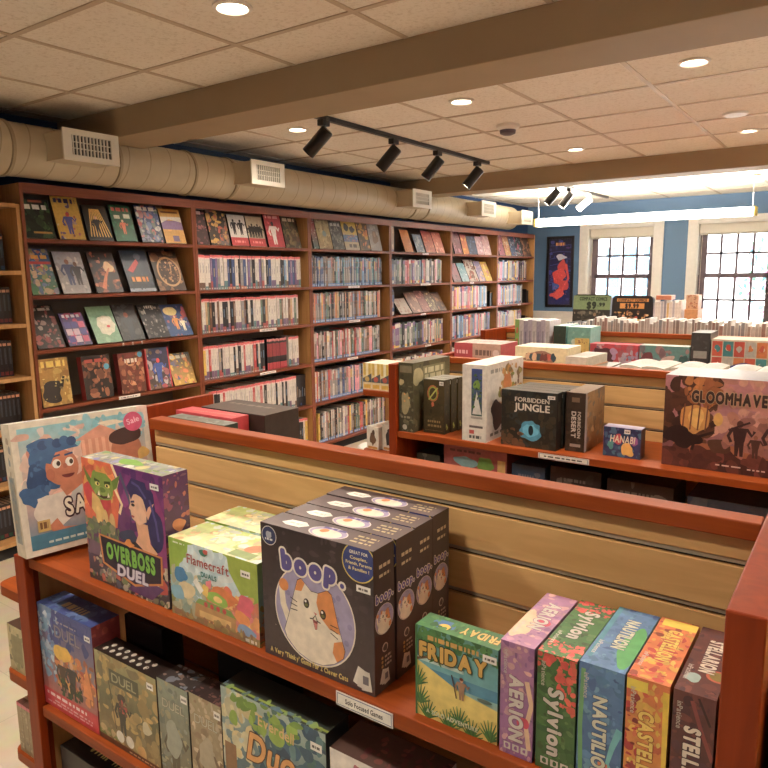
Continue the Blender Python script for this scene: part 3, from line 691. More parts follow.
# ---------------------------------------------------------------- books shown cover out, leaning back
def faced(label, y, z, w, h, lean, art, th=.016, spine=BK, group='graphic novels shown cover out', name='graphic_novel', seed=1, x=-3.937):
    a = math.radians(lean)
    t = thing(name, label, 'book', (x, y, z + th * math.sin(a) + .0006), (-a, 0, PI / 2), group)
    m = MB(); m.box(0, w, 0, .0012, 0, h, spine); m.box(0, w, th - .0012, th, 0, h, spine); m.box(0, .0015, .0012, th - .0012, 0, h, spine); o = m.build('cover_boards', M['satin'], t)
    m = MB(); m.box(.0015, w - .003, .0012, th - .0012, .002, h - .003, S(214, 204, 186)); m.build('page_block', M['matte'], t)
    m = MB(); tb = MB(); A = Art(m, (0, 0, 0), (1, 0, 0), (0, 0, 1), w, h, seed=seed); B = A.on(tb); A.T = B; art(A, B)
    m.build('cover_art', M['satin'], t)
    if tb.f: tb.build('title_lettering', M['satin'], t)
    return t
def paint(c0, c1, pal, n=26, lo=.04, hi=.14, title=None, tc=CR, tv=.88, th=.1, tw=.8, bars=None, figs=(), extra=None, frame=None, c2=None):
    def f(A, B):
        A.grad(mixc(c0, (0, 0, 0), .25), mixc(c1, (0, 0, 0), .25), c2=c2); A.splat(int(n * .8), [mixc(c, (0, 0, 0), .12) for c in pal], lo=lo * 1.3, hi=hi * 1.45)
        for u, v, h, co, sk in figs: A.figure(u, v, h, co, sk)
        if extra: extra(A)
        for u0, v0, u1, v1, c in (bars or []): A.rect(u0, v0, u1, v1, c)
        if frame:
            for q in ((0, 0, .05, 1), (.95, 0, 1, 1)): A.rect(*q, frame)
        B.k = A.k + 4
        if title == '~': B.scribble(.5 - tw / 2, tv - th / 2, .5 + tw / 2, tv + th / 2, tc, 4)
        elif title: B.text(title, .5, tv, th, tc, bold=.035, out=mixc(c1, (0, 0, 0), .8), w=tw)
    return f
SK = S(222, 170, 130); DG = S(24, 40, 30)
def rays(A):
    for k in range(8): A.stroke([(.30 + .05 * k, .90), (.12 + .12 * k, .10)], .05, S(226, 176, 70))
    A.figure(.46, .2, .5, BK, SK)
def ghost(A): A.blob(.58, .48, .36, .28, S(226, 222, 196), 16, .14); A.ell(.62, .60, .22, .10, S(236, 232, 214)); A.ell(.66, .44, .07, .035, S(206, 44, 40))
def beam(A): A.poly([(.12, .52), (.55, .80), (.62, .70), (.30, .46)], S(206, 40, 40)); A.ell(.62, .86, .13, .08, S(110, 120, 140)); A.rect(0, 0, 1, .08, S(150, 156, 168)); A.splat(14, [S(34, 44, 62), S(50, 62, 84)], 0, .05, 1, .5)
def lake(A): A.rect(0, .40, 1, .66, S(130, 96, 136)); A.poly([(0, .58), (.4, .70), (1, .62), (1, .78), (0, .76)], S(214, 200, 180)); A.rect(.4, .05, .7, .22, S(110, 90, 120))
def dragon(A): A.stroke([(.2, .1), (.4, .35), (.7, .4), (.8, .6)], .2, S(44, 38, 34), .08); A.blob(.42, .3, .3, .18, S(50, 42, 38), 13, .5); A.splat(12, [S(236, 214, 120), S(60, 46, 38)], 0, .1, 1, .6)
def ring(A): A.ell(.55, .48, .42, .38, S(196, 150, 96)); A.ell(.55, .48, .36, .33, S(64, 40, 26)); A.splat(24, [S(180, 120, 60), S(90, 50, 30), S(220, 170, 110)], .25, .2, .85, .8)
def twomen(A): A.rect(0, 0, 1, .27, S(176, 32, 40)); A.scribble(.2, .1, .8, .17, S(220, 120, 120), 4); A.figure(.3, .36, .5, BK, BK); A.figure(.7, .36, .5, BK, BK)
def crowdred(A): A.rect(0, 0, 1, .27, S(170, 32, 40)); A.scribble(.2, .1, .8, .17, S(220, 120, 120), 4); [A.figure(.15 + .17 * k, .28, .42 + .06 * (k % 2), S(40, 36, 36), S(70, 60, 54)) for k in range(5)]
def grid_panels(A): [A.rect(.08 + .3 * i, .1 + .22 * j, .08 + .3 * i + .26, .1 + .22 * j + .19, A.r.choice([S(200, 60, 110), S(70, 60, 140), S(210, 180, 200), S(40, 36, 60)])) for i in range(3) for j in range(3)]
def bubble(A): A.blob(.36, .78, .3, .14, S(232, 206, 130), 12, .1); A.figure(.45, .2, .45, S(220, 140, 50), SK); A.figure(.72, .15, .4, S(240, 230, 200), SK)
first = 'first bookcase'
F1 = [
 (2.108, .183, .235, 1.825, 18, 'dark green graphic novel with white title, far left of top shelf, first bookcase', paint(S(20, 46, 34), S(18, 20, 26), [S(30, 70, 44), S(70, 110, 60), S(24, 40, 34)], title='~', tc=S(226, 226, 220), tv=.80, th=.12, bars=[(.35, .92, .8, .98, S(150, 60, 30)), (.3, .12, .9, .17, S(190, 140, 50))])),
 (2.312, .168, .273, 1.825, 18, 'tall yellow graphic novel with dark title on top shelf of first bookcase', paint(S(232, 184, 50), S(236, 196, 70), [S(200, 60, 50), S(60, 70, 150), S(230, 220, 200), S(120, 60, 50)], n=14, lo=.04, hi=.09, title='~', tc=S(40, 40, 90), tv=.88, tw=.8, figs=[(.5, .12, .5, S(60, 70, 160), S(200, 50, 50))])),
 (2.502, .165, .225, 1.825, 18, 'black graphic novel with fanned gold rays on top shelf', paint(S(24, 18, 14), S(50, 34, 20), [S(60, 40, 20)], n=6, extra=rays)),
 (2.689, .155, .242, 1.825, 18, 'green graphic novel with small orange figure on top shelf', paint(S(30, 112, 70), S(24, 84, 54), [S(40, 130, 84)], n=10, title='~', tc=S(206, 70, 50), figs=[(.5, .2, .4, S(224, 110, 60), S(240, 200, 160))], bars=[(.15, .62, .42, .72, S(220, 220, 200)), (.6, .64, .9, .76, S(220, 220, 200))])),
 (2.881, .174, .258, 1.825, 18, 'blue and red crowded graphic novel cover with white title, top shelf', paint(S(60, 70, 90), S(40, 60, 130), [S(200, 60, 60), S(90, 110, 160), S(200, 200, 190), S(60, 100, 90)], n=46, title='~', tc=S(230, 226, 220), tv=.90)),
 (3.068, .173, .244, 1.825, 18, 'mustard graphic novel with purple lake band, right end of top shelf, first bookcase', paint(S(226, 160, 40), S(232, 172, 50), [S(226, 160, 40)], n=4, extra=lake, bars=[(.1, .88, .9, .93, S(120, 70, 40))])),
 (2.119, .163, .285, 1.503, 22, 'blue comic album with red crowd, far left of second shelf, first bookcase', paint(S(90, 150, 90), S(50, 90, 180), [S(210, 70, 60), S(230, 200, 160), S(70, 120, 180), S(140, 170, 90)], n=50, bars=[(0, .66, 1, .72, S(190, 44, 50))], title='~', tc=S(230, 170, 60), tv=.82, th=.08)),
 (2.306, .182, .27, 1.503, 22, 'pale grey painted cover with two dark-haired people, second shelf', paint(S(206, 200, 200), S(190, 190, 206), [S(226, 220, 216), S(170, 160, 170)], n=20, figs=[(.42, .2, .62, S(70, 80, 120), S(150, 96, 70)), (.7, .2, .56, S(60, 56, 60), S(120, 80, 60))])),
 (2.529, .184, .275, 1.503, 22, 'brown cover with glowing orange blaze, middle of second shelf', paint(S(60, 40, 34), S(46, 28, 26), [S(180, 80, 40), S(220, 120, 70), S(90, 40, 30)], n=26, extra=lambda A: (A.blob(.68, .62, .2, .14, S(246, 200, 140), 12, .2), A.stroke([(.3, .1), (.5, .4), (.7, .6)], .16, S(220, 120, 60), .05)))),
 (2.766, .201, .287, 1.503, 22, 'dark blue cover with slanting red banner and orange title, second shelf', paint(S(30, 36, 48), S(66, 80, 104), [S(50, 62, 82)], n=10, extra=beam, title='~', tc=S(240, 150, 40), tv=.30, th=.12, tw=.62)),
 (2.991, .227, .288, 1.503, 22, 'brown ornate cover with golden ring, right end of second shelf, first bookcase', paint(S(70, 44, 26), S(54, 34, 22), [S(110, 70, 40), S(160, 110, 60)], n=20, extra=ring)),
 (2.125, .166, .282, 1.187, 28, 'black and red glossy cover, far left of third shelf, first bookcase', paint(S(60, 50, 46), S(36, 28, 28), [S(170, 60, 50), S(120, 40, 40), S(160, 150, 140)], n=26, title='~', tc=S(210, 200, 190), tv=.9, th=.06)),
 (2.317, .152, .221, 1.187, 28, 'small purple panelled comic cover, second on third shelf', paint(S(70, 50, 110), S(90, 60, 130), [S(200, 60, 110)], n=10, extra=grid_panels, title='~', tc=S(226, 220, 230), tv=.9, th=.09)),
 (2.503, .178, .256, 1.187, 28, 'mint green cover with a pale ghostly shape, third shelf', paint(S(140, 190, 150), S(150, 196, 156), [S(140, 188, 150)], n=6, extra=ghost), ),
 (2.689, .167, .262, 1.187, 28, 'dark cover with a grey cloaked figure beside the mint green one', paint(S(70, 74, 76), S(50, 36, 36), [S(90, 92, 92), S(60, 58, 60)], n=20, figs=[(.5, .05, .72, S(58, 64, 70), S(150, 70, 40))])),
 (2.88, .179, .253, 1.187, 28, 'black and silver cover with a tangled shape, third shelf', paint(S(34, 28, 32), S(24, 20, 24), [S(190, 180, 170), S(90, 80, 80), S(40, 34, 36)], n=36, lo=.03, hi=.09, title='~', tc=S(220, 214, 206), tv=.92, th=.08, tw=.4)),
 (3.059, .20, .244, 1.187, 28, 'blue comic cover with cream speech bubble, right end of third shelf', paint(S(40, 84, 140), S(36, 70, 130), [S(200, 80, 60), S(60, 110, 170)], n=14, extra=bubble)),
 (2.123, .186, .283, .842, 7, 'thick golden cover with a black dragon, far left of fourth shelf, first bookcase', paint(S(196, 150, 60), S(206, 150, 56), [S(226, 186, 90), S(150, 100, 40)], n=24, extra=dragon, title='~', tc=S(240, 206, 90), tv=.88, th=.13), .05),
 (2.399, .192, .272, .842, 7, 'thick dark cover with brown warriors and blue dot, second on fourth shelf', paint(S(50, 42, 38), S(56, 40, 36), [S(130, 70, 44), S(180, 110, 70), S(70, 50, 40)], n=30, title='~', tc=S(176, 60, 44), tv=.88, th=.08, extra=lambda A: A.circ(.86, .72, .1, S(70, 160, 196))), .05, S(150, 34, 30)),
 (2.653, .184, .266, .842, 7, 'red cover crowded with brown fighters and blue dot, third on fourth shelf', paint(S(110, 60, 40), S(140, 50, 44), [S(190, 110, 70), S(70, 40, 30), S(220, 160, 110), S(120, 40, 36)], n=44, title='~', tc=S(226, 210, 190), tv=.8, th=.1, tw=.5, extra=lambda A: A.circ(.9, .93, .1, S(70, 160, 196))), .05, S(120, 26, 28)),
 (2.861, .19, .28, .842, 7, 'cover with bright red borders and white and blue fighter, fourth shelf', paint(S(110, 90, 70), S(60, 70, 110), [S(214, 210, 206), S(50, 80, 160), S(190, 50, 50), S(130, 110, 70)], n=32, frame=S(206, 32, 40), figs=[(.5, .15, .6, S(60, 90, 170), S(220, 60, 60))]), .03, S(200, 30, 40)),
 (3.068, .195, .232, .842, 20, 'yellow and blue comic cover leaning at right end of fourth shelf', paint(S(226, 176, 50), S(86, 100, 110), [S(240, 200, 60), S(70, 100, 150), S(230, 120, 50)], n=24, title='~', tc=S(206, 200, 180), tv=.88)),
]
for i, it in enumerate(F1):
    y, w, h, z, ln, lab, fn = it[:7]
    faced(lab, y, z, w, h, ln, fn, th=it[7] if len(it) > 7 else .014, spine=it[8] if len(it) > 8 else BK, seed=200 + i)
F2 = [
 (3.352, .112, .255, 'dark maroon comic with pale pink face, far left of top shelf, second bookcase', paint(S(70, 40, 40), S(50, 30, 34), [S(160, 90, 90), S(90, 50, 54)], n=22, bars=[(.1, .86, .7, .96, S(220, 180, 180))])),
 (3.475, .184, .259, 'dark comic with stacked red and yellow machine, second on top shelf, second bookcase', paint(S(80, 70, 60), S(50, 40, 44), [S(216, 170, 60), S(190, 60, 50), S(90, 90, 96)], n=36)),
 (3.679, .175, .238, 'white comic with two black silhouettes above a red band', paint(S(232, 226, 216), S(236, 230, 222), [S(232, 226, 216)], n=3, extra=twomen)),
 (3.865, .174, .238, 'cream comic with dark crowd above a red band', paint(S(206, 190, 160), S(216, 200, 170), [S(190, 170, 140)], n=8, extra=crowdred)),
 (4.067, .191, .268, 'bright red comic with white armoured figure, top shelf of second bookcase', paint(S(206, 44, 60), S(196, 40, 56), [S(180, 36, 50), S(226, 80, 90)], n=12, figs=[(.45, .08, .7, S(230, 224, 220), S(40, 34, 40))], title='~', tc=S(230, 170, 170), tv=.92, th=.09)),
 (4.264, .19, .272, 'dark olive comic with tangled foliage, right end of top shelf, second bookcase', paint(S(70, 62, 40), S(56, 44, 36), [S(110, 100, 60), S(80, 40, 36), S(140, 120, 80), S(50, 60, 36)], n=46, title='~', tc=S(220, 206, 180), tv=.86, th=.1)),
]
for i, (y, w, h, lab, fn) in enumerate(F2): faced(lab, y, 1.825, w, h, 14, fn, seed=300 + i, x=-3.95)
F3 = [
 (4.60, .065, .262, 'narrow teal and red comic edge, far left of top shelf, third bookcase', paint(S(70, 110, 110), S(180, 60, 60), [S(220, 210, 200)], n=12)),
 (4.674, .185, .272, 'beige patterned comic cover on top shelf of third bookcase', paint(S(176, 160, 116), S(196, 180, 130), [S(140, 120, 84), S(210, 196, 150), S(110, 96, 70)], n=36, extra=lambda A: A.ell(.55, .5, .14, .1, S(110, 140, 150)))),
 (4.866, .165, .264, 'dark grey sketchy comic cover, third on top shelf, third bookcase', paint(S(60, 62, 64), S(44, 46, 50), [S(120, 120, 116), S(80, 84, 90), S(150, 150, 140)], n=36, title='~', tc=S(206, 206, 200), tv=.85)),
 (5.039, .218, .266, 'bright yellow comic cover with black lettering, third bookcase', paint(S(200, 196, 186), S(246, 208, 30), [S(246, 208, 30)], n=2, extra=lambda A: (A.rect(0, .28, 1, .52, S(80, 120, 170)), A.splat(16, [S(200, 70, 60), S(60, 80, 130), S(220, 200, 180)], .05, .3, .95, .55), A.blob(.3, .8, .14, .12, BK, 9, .4), A.blob(.7, .74, .16, .12, BK, 9, .4), A.scribble(.3, .08, .9, .2, S(60, 60, 66), 3)))),
 (5.267, .16, .267, 'brown comic cover with yellow blaze, fifth on top shelf, third bookcase', paint(S(70, 54, 40), S(80, 56, 36), [S(226, 180, 50), S(220, 110, 40), S(60, 44, 36)], n=24)),
 (5.434, .185, .267, 'pale grey comic cover with brown oval, right end of top shelf, third bookcase', paint(S(180, 172, 170), S(150, 146, 150), [S(190, 184, 180)], n=12, extra=lambda A: (A.blob(.55, .5, .25, .25, S(110, 84, 70), 12, .2), A.ell(.55, .6, .1, .1, S(150, 120, 100))))),
]
for i, (y, w, h, lab, fn) in enumerate(F3): faced(lab, y, 1.825, w, h, 14, fn, seed=330 + i)
F4 = [
 (6.03, .16, .241, 1.825, 20, 'plain orange leaning book on top shelf of fourth bookcase', paint(S(222, 130, 50), S(226, 140, 60), [S(200, 110, 44)], n=8)),
 (6.257, .165, .199, 1.825, 20, 'small blue-grey leaning book beside the orange one, fourth bookcase', paint(S(120, 140, 170), S(140, 160, 190), [S(90, 100, 130), S(190, 196, 206)], n=16)),
 (6.449, .2, .248, 1.825, 20, 'red-orange leaning book, third on top shelf of fourth bookcase', paint(S(196, 84, 60), S(190, 70, 56), [S(220, 130, 90), S(150, 50, 44)], n=20)),
 (6.66, .185, .245, 1.825, 20, 'salmon leaning book, right end of top shelf, fourth bookcase', paint(S(220, 120, 90), S(214, 110, 90), [S(236, 170, 140), S(170, 70, 60)], n=18)),
 (5.94, .22, .19, 1.187, 36, 'pale leaning book behind glossy display books, third shelf of fourth bookcase', paint(S(214, 206, 196), S(206, 190, 180), [S(180, 150, 140)], n=10)),
 (6.175, .205, .25, 1.187, 32, 'dusky pink glossy display book, leftmost of four, third shelf of fourth bookcase', paint(S(150, 110, 100), S(130, 86, 80), [S(190, 140, 120), S(90, 60, 56)], n=22)),
 (6.385, .165, .263, 1.187, 32, 'maroon glossy display book, second of four on the third shelf', paint(S(150, 90, 84), S(120, 50, 54), [S(190, 120, 110), S(90, 50, 50)], n=22)),
 (6.555, .15, .258, 1.187, 32, 'brown glossy display book with cream patches, third of four', paint(S(110, 84, 66), S(90, 66, 56), [S(226, 206, 150), S(70, 50, 46)], n=24)),
 (6.71, .18, .24, 1.187, 32, 'dark glossy display book, right one of four on the third shelf', paint(S(80, 66, 56), S(90, 60, 50), [S(160, 110, 80), S(50, 44, 44)], n=24)),
 (7.075, .185, .274, 1.825, 16, 'dark red leaning book, far left of top shelf, fifth bookcase', paint(S(130, 50, 76), S(110, 44, 60), [S(190, 120, 140), S(80, 40, 50)], n=20)),
 (7.279, .145, .239, 1.825, 16, 'red and yellow leaning book on top shelf, fifth bookcase', paint(S(220, 150, 60), S(196, 50, 50), [S(240, 190, 60), S(190, 50, 50)], n=20)),
 (7.428, .21, .222, 1.825, 16, 'dark blue leaning book on top shelf, fifth bookcase', paint(S(44, 60, 90), S(40, 50, 76), [S(90, 110, 150), S(40, 44, 60)], n=16)),
 (7.647, .17, .229, 1.825, 16, 'pale pink leaning book on top shelf, fifth bookcase', paint(S(226, 186, 196), S(220, 190, 206), [S(196, 130, 150), S(236, 220, 226)], n=20)),
 (7.821, .194, .249, 1.825, 16, 'pink and cream leaning book, right end of top shelf, fifth bookcase', paint(S(226, 196, 196), S(226, 170, 180), [S(236, 214, 206), S(190, 130, 150)], n=20)),
 (7.06, .175, .232, 1.503, 24, 'pink-edged grey leaning book, far left of second shelf, fifth bookcase', paint(S(150, 130, 140), S(190, 120, 140), [S(120, 110, 124)], n=16)),
 (7.259, .18, .234, 1.503, 24, 'sky blue leaning book on second shelf, fifth bookcase', paint(S(190, 214, 226), S(120, 180, 200), [S(226, 234, 236), S(90, 150, 170)], n=14)),
 (7.446, .234, .281, 1.503, 24, 'tall white leaning book with red picture on second shelf, fifth bookcase', paint(S(226, 214, 204), S(230, 220, 210), [S(190, 90, 80), S(120, 100, 90)], n=18)),
 (7.694, .17, .263, 1.503, 24, 'lavender leaning book on second shelf, fifth bookcase', paint(S(190, 176, 206), S(150, 140, 190), [S(220, 206, 226), S(226, 180, 90)], n=18)),
 (7.87, .182, .257, 1.503, 24, 'yellow leaning book, right end of second shelf, fifth bookcase', paint(S(236, 206, 90), S(230, 190, 60), [S(200, 120, 140), S(246, 230, 150)], n=18)),
 (8.245, .172, .262, 1.825, 16, 'pink leaning comic, far left of top shelf, last bookcase', paint(S(196, 120, 140), S(190, 90, 110), [S(230, 180, 190), S(90, 60, 80)], n=22)),
 (8.425, .178, .269, 1.825, 16, 'yellow and red leaning comic on top shelf, last bookcase', paint(S(226, 190, 120), S(226, 150, 90), [S(246, 230, 190), S(190, 70, 60)], n=22)),
 (8.61, .185, .276, 1.825, 16, 'blue leaning comic, middle of top shelf, last bookcase', paint(S(70, 90, 130), S(60, 80, 120), [S(190, 196, 210), S(110, 60, 80)], n=22)),
 (8.802, .19, .263, 1.825, 16, 'dark leaning comic with magenta patch on top shelf, last bookcase', paint(S(60, 84, 90), S(50, 56, 70), [S(226, 60, 120), S(120, 180, 180)], n=20)),
 (9.0, .27, .264, 1.825, 16, 'brown leaning comic, right end of top shelf, last bookcase', paint(S(80, 60, 56), S(70, 50, 50), [S(190, 130, 90), S(44, 40, 46)], n=24)),
]
for i, (y, w, h, z, ln, lab, fn) in enumerate(F4): faced(lab, y, z, w, h, ln, fn, seed=360 + i, group='leaning display books in the far bookcases', name='display_book', x=-3.94)

# ================================================================== DISPLAY GONDOLAS
def gondola(label, x0, x1, yf, rail, pf, front_z, back_z, left='full', right='full', name='display_gondola', bd=.26, right_t=.035, base=True):
    """double-sided slatwall display: yf = shelf front, pf = slat panel front"""
    t = thing(name, label, 'display shelf', (x0, yf, 0)); L = x1 - x0; p = pf - yf; back = p + .022 + bd
    X0 = .097 if left == 'step' else 0
    rail_z = rail
    # slat panel: boards with real grooves, metal inserts in the grooves
    m = MB(); m.box(X0, L, p + .008, p + .014, .1, rail_z - .024, S(40, 34, 30)); m.build('panel_core', M['dark'], t)
    m = MB(); g = MB(); z = rail_z - .024; gz = rail_z - .060
    while z > .14:
        zb = max(.1, gz + .005)
        m.box(X0, L, p, p + .009, zb, z, b=.0012); m.box(X0, L, p + .0135, p + .022, zb, z, b=.0012)
        for q0, q1 in ((p + .002, p + .008), (p + .014, p + .020)): g.box(X0, L, q0, q1, zb - .006, zb - .0005)
        z = gz - .005; gz -= .0715
    m.build('slat_panel', M['maple'], t); g.build('groove_insert', M['alu'], t)
    m = MB(); m.box(X0, L, p - .012, p + .022, rail_z - .024, rail_z, b=.002); m.build('top_rail', M['cherry'], t)
    for z in front_z:
        m = MB(); m.box(-.005 if left == 'step' else 0, L, 0, p - .001, z - .023, z, b=.0018); m.build('shelf', M['cherry'], t)
    for z in back_z:
        m = MB(); m.box(-.027 if left == 'step' else 0, L, p + .036, back, z - .023, z, b=.0018); m.build('shelf', M['cherry'], t)
    m = MB(); m.box(.01, L - .01, .03, back - .03, 0, .1); m.build('base_plinth', M['dark'], t)
    def panel(a, b, y0, y1, z1, zin=True, nm='end_panel'):
        m = MB(); m.box(a, b, y0, y1, 0, z1, b=.002); return m.build(nm, M['cherry_z'], t)
    if left == 'step':
        panel(-.046, -.029, .02, p + .0, rail_z - .262); panel(-.046, -.029, p + .002, back, rail_z)
        panel(-.052, -.012, -.006, .012, rail_z - .262, nm='front_post')
        m = MB(); m.box(-.0286, -.0276, .03, p - .002, .12, rail_z - .29); m.build('panel_lining', M['birch'], t)
    elif left == 'full': panel(-.033, -.001, -.006, back, rail_z + .005)
    if right == 'full': panel(L + .001, L + right_t, -.02, back, rail_z)
    return t
G1 = gondola('long low display of board games in the foreground, cherry shelves and maple slat back', -1.370, -.086, .68, 1.295, .93, [1.035, .70, .37], [1.035, .70, .37], left='step')
G1R = gondola('next length of display at the right edge, beyond the foreground end panel', -.049, 1.17, .68, 1.295, .93, [1.035, .70, .37], [1.035, .70, .37], left='none')
G2 = gondola('second display of board games, behind the foreground one', -1.377, -.02, 2.045, 1.276, 2.375, [1.035, .70, .37], [1.035, .70, .37])
G3 = gondola('third display with comics standing behind its rail, in front of the windows', -1.78, .1, 3.56, 1.275, 3.83, [1.035, .70, .37], [1.09, .70, .37])
def shelf_label(parent, x, z, w, h, text=None, y=-.0012):
    m = MB(); m.box(0, w, 0, .0012, 0, h, S(226, 222, 214)); A = Art(m, (0, 0, 0), (1, 0, 0), (0, 0, 1), w, h)
    A.rect(.02, .08, .98, .92, S(70, 90, 140)); A.rect(.03, .13, .97, .87, S(232, 228, 218))
    if text: A.text(text, .5, .5, .34, S(40, 36, 36), bold=.03, w=.66)
    else: A.scribble(.12, .35, .88, .62, S(90, 84, 84), 9)
    o = m.build('shelf_label', M['satin'], parent, loc=(x, y, z)); o['label'] = 'white printed shelf label with thin blue border'
shelf_label(G1, .807, 1.0105, .095, .021, 'Solo Focused Games', y=-.0014)
shelf_label(G2, .545, 1.014, .165, .017)
# end-of-row shelves
def endcap(label, x0, x1, y0, y1, zs, nm='endcap_shelf'):
    for z, lab in zip(zs, label):
        bm = bmesh.new(); n = 5; R = .03; pts = [(x1, y0), (x1, y1)]
        pts += [(x0 + R + R * math.cos(PI / 2 + PI / 2 * i / n), y1 - R + R * math.sin(PI / 2 + PI / 2 * i / n)) for i in range(n + 1)]
        pts += [(x0 + R + R * math.cos(PI + PI / 2 * i / n), y0 + R + R * math.sin(PI + PI / 2 * i / n)) for i in range(n + 1)]
        bm.free(); m = MB(); pts = pts[::-1]
        m.poly([(a, b, z) for a, b in reversed(pts)]); m.poly([(a, b, z - .022) for a, b in pts])
        for i in range(len(pts)):
            a, b = pts[i - 1], pts[i]; m.poly([(a[0], a[1], z), (b[0], b[1], z), (b[0], b[1], z - .022), (a[0], a[1], z - .022)])
        o = m.build(nm, M['cherry']); tag(o, lab, 'shelf')
endcap(['small rounded cherry end shelf, empty, highest at the left end of the foreground display', 'small rounded end shelf holding one cream box, left of the foreground display', 'lowest small end shelf, holding a row of slim boxes, left of foreground display'], -1.585, -1.4175, .705, 1.18, [.915, .705, .50])
endcap(['small cherry end shelf holding yellow boxes at the left end of second display', 'small cherry end shelf holding animal cards at the left end of second display'], -1.635, -1.4125, 2.165, 2.6, [1.15, .905])

# ================================================================== GAMES ON THE FOREGROUND DISPLAY
Z1 = 1.0354
# ---- square box, cream cat in a lavender circle (four copies, one behind another)
LAV = S(164, 154, 190); CAT = S(236, 222, 200); ORC = S(222, 134, 52); PUR = S(88, 76, 146); PLUM = S(78, 64, 66)
def cat(A, u, v, r):
    """plain sitting cat inside a disc of radius r"""
    a = A.w / A.h
    A.circ(u, v, r * 1.03, CAT, 44); A.circ(u, v, r, LAV, 44)
    for i in range(16):
        q = A.r.uniform(0, 2 * PI); d = r * A.r.uniform(.55, .92); A.circ(u + d * math.cos(q), v + d * a * math.sin(q), r * .06, S(146, 136, 176), 10)
    X = lambda x: u + r * x
    Y = lambda y: v + r * a * y
    A.stroke([(X(-.62), Y(-.35)), (X(-.80), Y(.05)), (X(-.83), Y(.38)), (X(-.74), Y(.50))], r * .17, CAT, r * .14); A.circ(X(-.77), Y(.46), r * .13, ORC, 14)
    dark = S(60, 46, 44)
    body = [(-.40, .64), (-.30, .70), (-.05, .50), (.12, .50), (.36, .62), (.46, .56), (.60, .0), (.76, -.50), (.72, -.66), (.5, -.84), (.2, -.97), (-.1, -.985), (-.45, -.88), (-.72, -.66), (-.78, -.5), (-.62, -.05), (-.5, .35)]
    A.poly([(X(x * 1.015), Y(y * 1.012 + .006)) for x, y in body], dark); A.poly([(X(x), Y(y)) for x, y in body], CAT)
    A.poly([(X(x), Y(y)) for x, y in [(.12, .50), (.36, .62), (.46, .56), (.60, .0), (.66, -.2), (.40, -.16), (.16, .04), (.08, .30)]], ORC)
    A.poly([(X(x), Y(y)) for x, y in [(-.40, .64), (-.30, .70), (-.21, .62), (-.30, .44), (-.47, .42)]], ORC)
    A.poly([(X(x), Y(y)) for x, y in [(.70, -.32), (.76, -.50), (.72, -.66), (.56, -.79), (.46, -.62), (.50, -.40)]], ORC)
    for ex, ey in ((-.18, .22), (.24, .10)):
        A.ell(X(ex), Y(ey), r * .075, r * a * .10, dark, n=16); A.circ(X(ex - .02), Y(ey + .04), r * .028, S(250, 246, 238), 8); A.ell(X(ex), Y(ey - .035), r * .045, r * a * .035, S(110, 110, 60), n=10)
    A.poly([(X(.0), Y(.09)), (X(.09), Y(.07)), (X(.05), Y(.03))], S(206, 110, 96))
    A.stroke([(X(-.10), Y(-.07)), (X(-.02), Y(-.06)), (X(.045), Y(.03)), (X(.09), Y(-.08)), (X(.17), Y(-.10))], r * .025, dark)
    A.poly([(X(-.03), Y(-.06)), (X(.10), Y(-.09)), (X(.08), Y(-.26)), (X(.03), Y(-.27))], S(150, 60, 56)); A.poly([(X(.0), Y(-.13)), (X(.09), Y(-.14)), (X(.07), Y(-.25)), (X(.035), Y(-.255))], S(222, 130, 120))
    for k in range(3): A.stroke([(X(-.42), Y(.18 - .09 * k)), (X(-.60), Y(.24 - .12 * k))], r * .018, dark); A.stroke([(X(.42), Y(-.06 - .08 * k)), (X(.60), Y(-.08 - .11 * k))], r * .018, dark)
def cards(A, u, v, s):
    a = A.w / A.h
    for k, q in enumerate((-.35, -.1, .15)):
        c, d = math.cos(q), math.sin(q); pts = [(-.32, -.5), (.32, -.5), (.32, .5), (-.32, .5)]
        A.poly([(u + s * (x * c - y * d + .16 * k), v + s * a * (x * d + y * c - .06 * k)) for x, y in pts], S(226 - 6 * k, 218 - 6 * k, 204 - 6 * k))
    A.rect(u + s * .15, v - s * a * .3, u + s * .5, v + s * a * .15, S(110, 104, 110))
def boop_front(A, B, sb):
    A.grad(S(80, 66, 68), S(56, 44, 47)); A.splat(50, [S(72, 59, 62), S(64, 51, 55), S(80, 67, 69)], lo=.02, hi=.05)
    cat(A, .485, .42, .355)
    A.circ(.085, .915, .072, S(220, 214, 206)); A.circ(.085, .915, .066, S(48, 60, 104)); A.blob(.085, .925, .03, .03, S(180, 184, 196), 9, .4); A.scribble(.045, .88, .125, .895, S(220, 220, 220), 4)
    A.circ(.885, .90, .138, S(222, 196, 80)); A.circ(.885, .90, .130, S(44, 62, 132))
    for k, (tx, w) in enumerate((('GREAT FOR', .15), ('Couples,', .14), ('Friends, Parents', .21), ('& Families !', .17))): A.text(tx, .885, .965 - .037 * k, .021, S(238, 232, 214) if k == 0 else S(240, 220, 150), bold=.03, w=w)
    for k, ch in enumerate('Ages 8 and up'): pass
    cards(A, .885, .105, .135); A.scribble(.12, .25, .125, .26, CR, 1)
    B.k = A.k + 3
    B.text('boop', .445, .765, .128, PUR, bold=.09, out=S(236, 226, 210), ow=.08, w=.50, track=.12, rot=0, bounce=lambda i: ([.06, .015, .0, .04][i], [.10, .0, -.06, -.12][i]))
    B.circ(.745, .705, .034, S(236, 226, 210), 16); B.k += 1; B.circ(.745, .705, .018, PUR, 14)
    B.text("A Very 'Thinky' Game For 2 Clever Cats", .42, .055, .036, S(226, 200, 110), bold=.045, w=.72)
    stick(A, sb, .865, .705, .115, .046)
